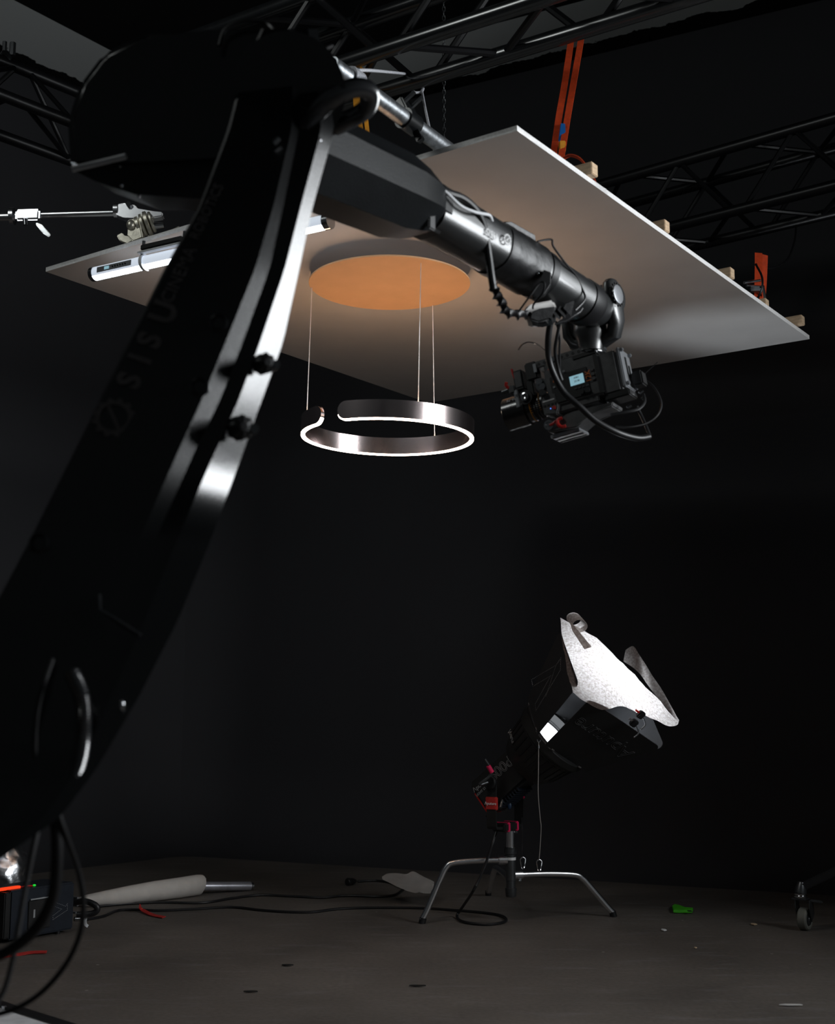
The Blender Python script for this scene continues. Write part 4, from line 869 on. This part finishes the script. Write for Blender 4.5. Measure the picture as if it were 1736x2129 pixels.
# light inside the head
Ls = bpy.data.lights.new('spotlight_beam', 'SPOT'); Ls.energy = 44; Ls.spot_size = math.radians(125); Ls.spot_blend = 1.0; Ls.shadow_soft_size = 0.05; Ls.color = (0.88, 0.94, 1.0)
so = bpy.data.objects.new('spotlight_beam', Ls); col.objects.link(so); so.location = Cr + HX * 0.0
so.rotation_euler = HX.to_track_quat('-Z', 'Y').to_euler()
def gel_mat():
    m, nt, b = new_mat('diffusion_gel'); L = nt.links; out_ = nt.nodes['Material Output']
    tc = N(nt, 'ShaderNodeTexCoord'); nz = N(nt, 'ShaderNodeTexNoise'); nz.inputs['Scale'].default_value = 120; nz.inputs['Detail'].default_value = 5
    L.new(tc.outputs['Object'], nz.inputs['Vector'])
    rp2 = N(nt, 'ShaderNodeValToRGB'); rp2.color_ramp.elements[0].color = (0.22, 0.20, 0.19, 1); rp2.color_ramp.elements[1].color = (0.42, 0.40, 0.39, 1)
    rp2.color_ramp.elements[0].position = 0.35; rp2.color_ramp.elements[1].position = 0.65; L.new(nz.outputs['Fac'], rp2.inputs[0])
    tr = N(nt, 'ShaderNodeBsdfTranslucent'); L.new(rp2.outputs[0], tr.inputs[0]); di = N(nt, 'ShaderNodeBsdfDiffuse'); di.inputs[0].default_value = (0.22, 0.17, 0.15, 1)
    tp_ = N(nt, 'ShaderNodeBsdfTransparent'); tp_.inputs[0].default_value = (0.95, 0.88, 0.82, 1)
    m1 = N(nt, 'ShaderNodeMixShader'); m1.inputs[0].default_value = 0.3; L.new(tr.outputs[0], m1.inputs[1]); L.new(di.outputs[0], m1.inputs[2])
    m2_ = N(nt, 'ShaderNodeMixShader'); m2_.inputs[0].default_value = 0.10; L.new(m1.outputs[0], m2_.inputs[1]); L.new(tp_.outputs[0], m2_.inputs[2])
    L.new(m2_.outputs[0], out_.inputs['Surface']); return m
GM = gel_mat()
gel = thing('diffusion_gel', 'creased translucent gel sheet glowing white over the barn doors', 'gel sheet', Cr + HX * 0.34)
net = [[(1163, 1286, 5.20), (1205, 1308, 5.17), (1250, 1337, 5.16), (1302, 1385, 5.17), (1350, 1432, 5.17), (1411, 1499, 5.14)],
       [(1166, 1315, 5.15), (1210, 1345, 5.08), (1255, 1385, 5.04), (1302, 1425, 5.05), (1350, 1468, 5.08), (1409, 1506, 5.12)],
       [(1176, 1375, 5.02), (1214, 1402, 4.96), (1252, 1430, 4.94), (1292, 1452, 4.96), (1335, 1482, 5.02), (1392, 1509, 5.08)],
       [(1191, 1440, 4.86), (1220, 1458, 4.86), (1250, 1477, 4.88), (1288, 1469, 4.93), (1325, 1480, 4.99), (1375, 1503, 5.06)]]
def cr(a, b, c_, d, t): return 0.5 * ((2 * b) + (c_ - a) * t + (2 * a - 5 * b + 4 * c_ - d) * t * t + (3 * b - a - 3 * c_ + d) * t ** 3)
def net_eval(G, u, v):
    nu, nv_ = len(G[0]) - 1, len(G) - 1; i = min(int(u * nu), nu - 1); fu = u * nu - i; j = min(int(v * nv_), nv_ - 1); fv = v * nv_ - j
    rows = []
    for jj in range(j - 1, j + 3):
        r_ = G[max(0, min(nv_, jj))]; p_ = [r_[max(0, min(nu, ii))] for ii in range(i - 1, i + 3)]; rows.append(cr(*p_, fu))
    return cr(*rows, fv)
def sheet(G, nu=40, nv=28, crease=0.004, th=0.0006):
    G = [[px(*p) for p in r_] for r_ in G]; bm = B(); vs = []
    for j in range(nv + 1):
        row = []
        for i in range(nu + 1):
            p = net_eval(G, i / nu, j / nv); p = p + HX * (crease * noise.noise(p * 9) + crease * 0.35 * noise.noise(p * 30)); row.append(bm.verts.new(p))
        vs.append(row)
    for j in range(nv):
        for i in range(nu): bm.faces.new((vs[j][i], vs[j][i + 1], vs[j + 1][i + 1], vs[j + 1][i]))
    return bm
link('gel_sheet', sheet(net, crease=0.012), GM, gel, sharp=180)
fold = [[(1300, 1352, 5.25), (1316, 1344, 5.24), (1330, 1362, 5.22), (1352, 1398, 5.2), (1380, 1440, 5.18), (1412, 1497, 5.15)],
        [(1296, 1375, 5.24), (1318, 1390, 5.22), (1336, 1408, 5.20), (1358, 1438, 5.19), (1385, 1470, 5.17), (1411, 1501, 5.14)]]
link('gel_fold', sheet(fold, 24, 6, 0.004), GM, gel, sharp=180)
bm = B(); rows = []
for k_ in range(25):                      # curled corner
    a = math.radians(-120 + k_ * 15); rr = 0.031 * (1 - 0.012 * k_); c_ = px(1199, 1292, 5.17)
    rows.append([c_ + V((math.cos(a) * rr * 1.15, 0, math.sin(a) * rr * 0.9)) + V((0.006, -0.04, -0.02)), c_ + V((math.cos(a) * rr * 1.15, 0, math.sin(a) * rr * 0.9)) + V((-0.010, 0.04, 0.016))])
loft(bm, rows, cap=False, closed=False); link('gel_curl', bm, GM, gel, sharp=180)
bm = B(); tri = [px(1183, 1288, 5.1), px(1199, 1308, 5.09), px(1230, 1345, 5.06), px(1215, 1350, 5.05), px(1190, 1312, 5.08)]; prism(bm, tri, HX * 0.0006); link('gel_flap', bm, GM, gel)
# clamps on the gel
for (x, y, lab) in ((1332, 1486, 'black and chrome spring clip gripping the gel corner'), (1318, 1503, 'black and chrome clip on the bottom door edge')):
    c_ = px(x, y, 4.93); ct = thing('spring_clip', lab, 'clip', c_, 'clips holding the gel')
    P('clip_body', M['rubber'], ct, obox, c_, HV, HX, HU, 0.028, 0.030, 0.020, 0.004)
    P('clip_lever', M['chrome'], ct, tube, [c_ + HV * 0.008, c_ + HV * 0.014 + V((0.006, -0.01, -0.03)), c_ + V((-0.004, -0.012, -0.055))], 0.0032, 8)
    P('clip_jaw', M['red'] if y < 1490 else M['chrome'], ct, obox, c_ - HV * 0.022 + HX * 0.004, HV, HX, HU, 0.022, 0.006, 0.008, 0.001)
# safety wires
sw = thing('safety_wire', 'thin steel safety wire hanging from the barn doors to the stand leg', 'safety wire', px(1121, 1805, 5.18))
P('wire_line', M['wire'], sw, tube, [px(1120, 1543, 5.10), px(1119.5, 1600, 5.11), px(1119, 1650, 5.12), px(1123, 1700, 5.14), px(1125, 1720, 5.15), px(1123, 1760, 5.17), px(1121, 1785, 5.18)], 0.0014, 6)
P('wire_hook', M['chrome'], sw, tube, [px(1117, 1537, 5.10), px(1118, 1541, 5.10), px(1120, 1543, 5.10), px(1123, 1541, 5.10), px(1124, 1538, 5.10)], 0.0022, 6); P('wire_ferrule', M['chrome'], sw, cyl, px(1120, 1550, 5.10), px(1120, 1556, 5.10), 0.003, None, 8)
def biner(par, x, y, Y_): P('carabiner', M['chrome'], par, tube, [px(x, y - 10, Y_), px(x + 5, y - 6, Y_), px(x + 4, y + 4, Y_ - 0.01), px(x + 2, y + 13, Y_ - 0.02), px(x - 2, y + 13, Y_ + 0.01), px(x - 4, y + 4, Y_ + 0.01), px(x - 5, y - 6, Y_), px(x, y - 10, Y_)], 0.0022, 6)
biner(sw, 1121, 1797, 5.18)
sw2 = thing('safety_wire', 'short black safety wire clipped beside the stand column', 'safety wire', px(1087, 1800, 5.30))
P('wire_line', M['rubber'], sw2, tube, [px(1085, 1700, 5.46), px(1086, 1740, 5.42), px(1087, 1780, 5.32)], 0.0024, 6); biner(sw2, 1087, 1792, 5.31)
# stand
stand = thing('low_stand', 'low chrome three-legged turtle stand under the spotlight', 'stand', V((SC.x, SC.y, 0)))
feet = [(pz(877, 1920, 0), 0.245, 'a'), (pz(1276, 1906, 0), 0.185, 'b'), (pz(1015, 1862, 0), 0.165, 'c')]
for f_, zh, _n in feet:
    d = V((f_.x - SC.x, f_.y - SC.y, 0)); L_ = d.length; d.normalize(); h_ = V((SC.x, SC.y, zh)); kz = 0.75 if _n == 'a' else 0.72
    pts = [h_ + d * 0.02, h_ + d * (L_ * 0.35) + UP * 0.0, h_ + d * (L_ * kz * 0.86) - UP * 0.008, h_ + d * (L_ * kz * 0.97) - UP * 0.026, h_ + d * (L_ * kz * 1.06) - UP * (zh * 0.30), f_ - d * (L_ * 0.06) + UP * (zh * 0.22), f_ + UP * 0.014]
    lg = P('leg', M['chrome'], stand, tube, pts, 0.0125, 16); P('foot_cap', M['rubber'], lg, cyl, V((f_.x, f_.y, 0.0)), V((f_.x, f_.y, 0.0)) - d * 0.006 + UP * 0.022, 0.0145, None, 16)
    P('leg_collar', M['chrome'], stand, cyl, h_ + d * 0.015, h_ + d * 0.05, 0.0185, None, 20)
    if _n == 'b': P('collar_screw', M['chrome'], stand, cyl, h_ + d * 0.04, h_ + d * 0.04 - UP * 0.026 - V((0, 0.01, 0)), 0.006, None, 10)
col_ = P('stand_column', M['darkmetal'], stand, lathe, V((SC.x, SC.y, 0.098)), UP, [(0, 0.020), (0.004, 0.022), (0.035, 0.024), (0.037, 0.019), (0.065, 0.019), (0.066, 0.0215), (0.17, 0.0215), (0.172, 0.026), (0.192, 0.026), (0.194, 0.023), (0.198, 0.023)])
P('riser', M['chrome'], stand, cyl, V((SC.x, SC.y, 0.29)), V((SC.x, SC.y, yb - 0.018)), 0.0185, None, 24)
P('column_label', M['printw'], col_, lathe, V((SC.x, SC.y, 0.245)), UP, [(0, 0.0216), (0.0, 0.0220), (0.011, 0.0220), (0.011, 0.0216)], label='pale paper label')
P('riser_pin', M['darkmetal'], stand, cyl, V((SC.x - 0.03, SC.y, yb - 0.024)), V((SC.x + 0.03, SC.y, yb - 0.024)), 0.006, None, 8)

# ================================================================== FLOOR CABLES AND THINGS
def fl(x, y, z=0.006): return pz(x, y, z)
cable('black power cable dropping from the spotlight and coiling on the floor', [px(1032, 1728, 5.45), px(1022, 1760, 5.42), px(1008, 1800, 5.32), px(985, 1850, 5.2), pz(962, 1885, 0.05), fl(950, 1905), fl(965, 1917), fl(1010, 1922), fl(1045, 1918), fl(1052, 1910), fl(1035, 1902), fl(990, 1896), fl(940, 1892), fl(880, 1888), fl(800, 1887), fl(730, 1888), fl(690, 1891), fl(650, 1896), fl(600, 1896), fl(540, 1892), fl(480, 1886), fl(400, 1890), fl(330, 1893), fl(280, 1891), fl(245, 1893), fl(215, 1905), fl(178, 1912)], 0.0058, nseg=8)
cable('black cable running along the floor from the case to the paper', [fl(195, 1886), fl(250, 1880), fl(330, 1876), fl(420, 1877), fl(480, 1868), fl(540, 1861), fl(600, 1863), fl(670, 1866), fl(720, 1862), fl(790, 1864), fl(822, 1860), fl(840, 1848)], 0.0055)
cable('short black lead behind the paper joining the inline plug', [fl(744, 1833), fl(780, 1831), fl(815, 1836), fl(840, 1848)], 0.0055)
pg = thing('inline_plug', 'black inline plug lying on the floor left of the paper', 'plug', fl(732, 1834, 0))
a, b = pz(722, 1834, 0.018), pz(745, 1831, 0.016)
P('plug_body', M['rubber'], pg, lathe, a, (b - a), [(0, 0.012), (0.006, 0.017), (0.03, 0.018), (0.05, 0.014), (0.065, 0.008)], 16); P('plug_rim', M['cam_dark'], pg, lathe, a, (b - a), [(0.004, 0.0175), (0.004, 0.019), (0.012, 0.019), (0.012, 0.0175)], 16)
# paper
pk = [[(794, 1823, 5.98), (806, 1816, 6.0), (825, 1815, 6.02), (845, 1817, 6.02), (860, 1811, 6.05), (880, 1822, 6.05), (902, 1834, 6.0)],
      [(794, 1826, 5.97), (812, 1830, 5.95), (832, 1838, 5.9), (848, 1842, 5.9), (870, 1830, 5.98), (885, 1838, 5.95), (901, 1845, 5.9)],
      [(795, 1828, 5.96), (815, 1838, 5.9), (840, 1850, 5.85), (862, 1857, 5.82), (872, 1856, 5.8), (882, 1858, 5.8), (894, 1858, 5.8)]]
bm = sheet(pk, 28, 12, 0.006); 
for v in bm.verts: v.co.z = max(v.co.z, 0.004)
bmesh.ops.solidify(bm, geom=bm.faces[:], thickness=0.001); tag(link('paper_sheet', bm, M['paper'], sharp=60), 'crumpled white paper sheet on the floor behind the left stand leg', 'paper')
# sleeve and tube
sl = thing('sleeved_tube', 'thick grey-white padded sleeve over an aluminium tube lying on the floor', 'sleeved tube', fl(300, 1885, 0))
def gtube(bm, L_):
    pts = []
    for (x, y, r_) in L_: p = pz(x, y, 0); pts.append((V((p.x, p.y, r_ + 0.001)), r_))
    rings = []
    for i, (p, r_) in enumerate(pts):
        d = (pts[min(i + 1, len(pts) - 1)][0] - pts[max(i - 1, 0)][0]).normalized(); a_, b_, _ = frame(d); rings.append(ring_pts(p, a_, b_, r_, 28))
    loft(bm, rings)
P('padded_sleeve', M['sleeve'], sl, gtube, [(164, 1884, 0.010), (166, 1885, 0.020), (180, 1886, 0.026), (220, 1884, 0.033), (270, 1880, 0.040), (320, 1874, 0.044), (370, 1868, 0.046), (410, 1862, 0.047), (414, 1861, 0.046), (417, 1861, 0.041)])
p_a = pz(405, 1861, 0); p_b = pz(520, 1852, 0)
P('aluminium_tube', M['alu'], sl, cyl, V((p_a.x, p_a.y, 0.040)), V((p_b.x, p_b.y, 0.022)), 0.0205, None, 28); d = V((p_b.x - p_a.x, p_b.y - p_a.y, -0.018)).normalized()
P('tube_end', M['steel'], sl, cyl, V((p_b.x, p_b.y, 0.022)), V((p_b.x, p_b.y, 0.022)) + d * 0.014, 0.0165, None, 24)
# ballast box
bx0, bx1 = pz(22, 1962, 0.0), pz(152, 1938, 0.0); bX = (bx1 - bx0); bL = bX.length; bX.normalize(); bY = UP.cross(bX); bH = 0.178
bxt = thing('ballast_case', 'dark blue-black lamp control case on the floor at the left edge', 'control box', bx0)
bmid = bx0 + bX * (bL / 2 - 0.005)
bb_ = P('case_body', M['navybox'], bxt, obox, bmid + bY * 0.09 + UP * (bH / 2 + 0.012), bX, bY, UP, bL + 0.01, 0.18, bH, 0.006)
P('case_end', M['cam_dark'], bxt, obox, bx0 - bX * 0.016 + bY * 0.09 + UP * (bH / 2 + 0.012), bX, bY, UP, 0.030, 0.17, bH - 0.012, 0.004)
P('side_panel', M['cam_dark'], bb_, obox, bmid - bX * 0.018 - bY * 0.001 + UP * 0.09, bX, bY, UP, 0.11, 0.006, 0.11, 0.003); P('panel_slot', M['print_'], bb_, obox, bmid - bX * 0.02 - bY * 0.0045 + UP * 0.148, bX, bY, UP, 0.09, 0.003, 0.005, 0.0005)
P('panel_label', M['print_'], bb_, obox, bmid - bX * 0.045 - bY * 0.0045 + UP * 0.095, bX, bY, UP, 0.008, 0.002, 0.03, 0.0)
bm = B(); fo = bx0 - bY * 0.0025
for pl_ in ([(111, 1874), (120, 1878), (136, 1884), (140, 1879), (140, 1892), (110, 1912), (110, 1904), (128, 1890), (112, 1884), (111, 1874)],):
    for a, b in zip(pl_, pl_[1:]):
        n = max(2, int(math.hypot(b[0] - a[0], b[1] - a[1]) / 3))
        for i in range(n): obox(bm, pp(a[0] + (b[0] - a[0]) * i / n, a[1] + (b[1] - a[1]) * i / n, fo, bY), bX, bY, UP, 0.0028, 0.001, 0.0018)
link('dotted_emblem', bm, M['print_'], bb_)
P('top_display', M['ledred'], bxt, obox, bx0 + bX * 0.012 + bY * 0.04 + UP * (bH + 0.016), bX, bY, UP, 0.10, 0.02, 0.010, 0.002, label='glowing orange red display strip')
P('red_lead', M['red'], bxt, tube, [bx0 + bX * 0.06 + bY * 0.03 + UP * (bH + 0.016), bx0 + bX * 0.09 + bY * 0.03 + UP * (bH + 0.017), bx0 + bX * 0.115 + bY * 0.03 + UP * (bH + 0.015)], 0.003, 6)
P('status_light', M['led'], bxt, ball, bx0 + bX * 0.125 + bY * 0.03 + UP * (bH + 0.016), 0.004, (1.6, 1, 0.8), label='green status light')
for s in (0.2, 0.8):
    for t in (0.02, 0.16): P('case_foot', M['rubber'], bxt, cyl, bx0 + bX * (bL * s) + bY * t, bx0 + bX * (bL * s) + bY * t + UP * 0.014, 0.010, None, 12)
P('side_connector', M['steel'], bxt, cyl, px(154, 1911, bx1.y + 0.02), px(168, 1911, bx1.y + 0.02), 0.009, None, 14); P('side_bracket', M['cam_grey'], bxt, obox, px(157, 1874, bx1.y + 0.04), bX, bY, UP, 0.010, 0.03, 0.035, 0.002); P('side_bracket', M['cam_grey'], bxt, obox, px(156, 1897, bx1.y + 0.04), bX, bY, UP, 0.020, 0.03, 0.006, 0.001)
P('white_tie', M['white'], bxt, ribbon, [px(179, 1906, 4.75), px(177, 1914, 4.74), px(178, 1922, 4.74), px(183, 1926, 4.74)], V((1, 0, 0)), 0.010, 0.003, label='white cable tie')
cable('black plug lead curling out of the control case', [px(158, 1876, 4.78), px(178, 1874, 4.76), px(198, 1882, 4.74), px(202, 1892, 4.74), px(190, 1900, 4.74), px(160, 1902, 4.74)], 0.011, nseg=12)
# foil
bm = B(); bmesh.ops.create_icosphere(bm, subdivisions=4, radius=0.165); fc = pz(-12, 1905, 0.0)
for v in bm.verts:
    v.co = V((v.co.x * 0.75, v.co.y * 0.7, v.co.z)) ; v.co += v.co.normalized() * (0.016 * noise.noise(v.co * 28) + 0.006 * noise.noise(v.co * 90)); v.co += V((fc.x - 0.0, fc.y + 0.05, 0.15))
    v.co.z = max(v.co.z, 0.002)
tag(link('foil_bundle', bm, M['foil'], sharp=180), 'crinkled silver foil bundle behind the control case', 'foil bundle')
# ties and scraps
def tie(label, pts, wd, m, name='hook_tape_tie', th=0.003):
    bm = B(); ribbon(bm, pts, UP.cross(pts[-1] - pts[0]) if False else V((0, 1, 0.15)), wd, th); return tag(link(name, bm, m), label, 'cable tie', None)
tie('small red hook tape tie curled beside the floor cables', [fl(290, 1884, 0.03), fl(294, 1890, 0.012), fl(305, 1897, 0.008), fl(320, 1903, 0.006), fl(341, 1907, 0.006)], 0.018, M['redcloth'])
tie('flat red tie on the floor in front of the control case', [fl(0, 1989, 0.004), fl(40, 1984, 0.004), fl(66, 1980, 0.006), fl(97, 1979, 0.006)], 0.022, M['redcloth'])
bm = B(); prism(bm, [fl(1397, 1889, 0.003), fl(1400, 1898, 0.003), fl(1420, 1898, 0.003), fl(1440, 1898, 0.003), fl(1441, 1893, 0.003), fl(1424, 1892, 0.003), fl(1412, 1887, 0.003), fl(1402, 1885, 0.003)], UP * 0.012, 0.002)
gt_ = thing('cable_tie', 'bright green cable tie lying on the floor right of the stand', 'cable tie', fl(1418, 1893, 0)); link('tie_strap', bm, M['green'], gt_)
P('tie_print', M['cam_dark'], gt_, obox, fl(1434, 1894, 0.0158), (1, 0, 0), (0, 1, 0), UP, 0.018, 0.03, 0.001, 0)
for (x, y, sx, sy, m, lab, nm) in ((1380, 1934, 0.010, 0.022, 'printw', 'tiny white chip on the floor right of the stand', 'paper_chip'), (1567, 1922, 0.012, 0.02, 'wood', 'brown sliver on the floor left of the caster wheel', 'wood_sliver'),
        (868, 2050, 0.026, 0.006, 'cam_dark', 'short black scrap on the floor at the bottom centre', 'tape_scrap'), (598, 2007, 0.020, 0.008, 'cam_dark', 'black scrap on the floor below the long cables', 'tape_scrap'),
        (521, 2062, 0.022, 0.006, 'cam_dark', 'thin black curl on the floor at the lower left', 'tape_scrap'), (1644, 2090, 0.034, 0.006, 'paper', 'pale splinter at the lower right of the floor', 'wood_sliver'),
        (1446, 1971, 0.005, 0.007, 'wood', 'tiny tan crumb on the open floor right of centre', 'crumb')):
    bm = B(); p = pz(x, y, 0.003); prism(bm, [p + V((-sx, 0, 0)), p + V((-sx * .3, -sy, 0)), p + V((sx, -sy * .4, 0)), p + V((sx * 0.8, sy * .6, 0)), p + V((-sx * 0.4, sy, 0))], UP * 0.003)
    tag(link(nm, bm, M[m]), lab, 'floor scrap')
# caster stand on the right
YC = 5.02
cs = thing('rolling_stand', 'rolling stand leg with a grey caster wheel at the right edge', 'stand', px(1672, 1935, YC) * 1.0)
wc = pz(1674, 1934, 0.0); WR = 0.043; wc.z = WR + 0.001; wa = V((0.80, -0.60, 0)).normalized()
wh = P('caster_wheel', M['tyre'], cs, lathe, wc - wa * 0.019, wa, [(0, 0.030), (0.001, WR - 0.004), (0.006, WR), (0.032, WR), (0.037, WR - 0.004), (0.038, 0.030), (0.034, 0.026), (0.034, 0.001)], 40)
P('wheel_hub', M['darkmetal'], wh, lathe, wc + wa * 0.016, wa, [(0, 0.024), (0.004, 0.024), (0.004, 0.012), (0.008, 0.008), (0.008, 0.001)])
for s in (-1, 1): P('caster_fork', M['darkmetal'], cs, prism, [wc + wa * (0.027 * s) + p for p in (V((0, 0, -0.01)), V((-0.018, -0.03, 0.05)) * 0.8, V((-0.012, -0.02, 0.075)), V((0.012, 0.02, 0.075)), V((0.02, 0.03, 0.02)))], wa * 0.003 * s)
ct_ = wc + V((-0.012, 0, 0.078))
P('fork_head', M['darkmetal'], cs, obox, ct_ - UP * 0.002, wa, wa.cross(UP), UP, 0.062, 0.05, 0.008, 0.003)
P('swivel_bearing', M['steel'], cs, lathe, ct_, UP, [(0, 0.024), (0.004, 0.027), (0.010, 0.027), (0.012, 0.023), (0.018, 0.024), (0.020, 0.022)]); P('brake_pedal', M['darkmetal'], cs, obox, ct_ + V((0.055, -0.01, -0.010)), (1, -.2, -0.1), (0, 1, 0), UP, 0.05, 0.028, 0.010, 0.003)
P('stem_cap', M['darkmetal'], cs, lathe, ct_ + UP * 0.02, V((0.15, 0, 1)), [(0, 0.024), (0.02, 0.022), (0.042, 0.014)])
P('stand_leg', M['rubber'], cs, obox, (ct_ + V((0.0, 0, 0.040))).lerp(ct_ + V((0.50, -0.10, 0.290)), 0.5), V((0.50, -0.10, 0.250)), V((0.10, 0.5, 0)), V((-0.25, 0, 0.5)), 0.56, 0.030, 0.032, 0.004)
P('stand_post', M['rubber'], cs, cyl, V((ct_.x + 0.50, ct_.y - 0.10, 0.02)), V((ct_.x + 0.50, ct_.y - 0.10, 1.6)), 0.02, None, 20)
# platform corner bottom left
q0, q1p, q2p = pz(-60, 2062, 0.10), pz(160, 2131, 0.10), pz(-30, 2300, 0.10)
pf = thing('robot_platform', 'white platform with a black top edge at the bottom left corner', 'platform', pz(-60, 2140, 0.0))
tpz = 0.10; e_a, e_b = pz(-150, 2036, tpz), pz(230, 2155, tpz); ed = (e_b - e_a).normalized(); en = V((ed.y, -ed.x, 0)); en = en if en.y < 0 else -en
P('platform_top', M['white'], pf, obox, (e_a + e_b) / 2 + en * 0.33 - UP * 0.05, ed, en, UP, (e_b - e_a).length, 0.60, 0.098, 0.002)
P('edge_trim', M['rubber'], pf, obox, (e_a + e_b) / 2 + en * 0.015 - UP * 0.048, ed, en, UP, (e_b - e_a).length, 0.032, 0.106, 0.002, label='black edge trim')
P('trim_bolt', M['steel'], pf, cyl, pz(8, 2098, tpz), pz(8, 2098, tpz) + UP * 0.008, 0.006, None, 6)
# hanging foreground cables
cable('thickest black cable bundle hanging below the robot at the left', [px(95, 1560, 1.86), px(104, 1640, 1.85), px(117, 1720, 1.85), px(118, 1800, 1.86), px(108, 1870, 1.88), px(75, 1930, 1.9), px(20, 1975, 1.92), px(-60, 2010, 1.95)], 0.0085, nseg=12)
cable('long black cable sweeping in a wide curve under the robot', [px(102, 1590, 1.84), px(122, 1690, 1.84), px(142, 1750, 1.86), px(163, 1810, 1.9), px(173, 1870, 1.92), px(168, 1935, 1.95), px(140, 2000, 1.98), px(90, 2060, 2.0), px(30, 2098, 2.0), px(-40, 2116, 2.0)], 0.0042, nseg=10)
cable('thin grey cable hanging straight down at the left edge', [px(84, 1700, 1.9), px(68, 1770, 1.9), px(52, 1850, 1.92), px(38, 1930, 1.94), px(28, 1990, 1.95), px(8, 2060, 1.96), px(-20, 2100, 1.96)], 0.0042, M['darkcable'] if 'darkcable' in M else mat('grey_cable', (0.06, 0.06, 0.062), 0.5), nseg=10)
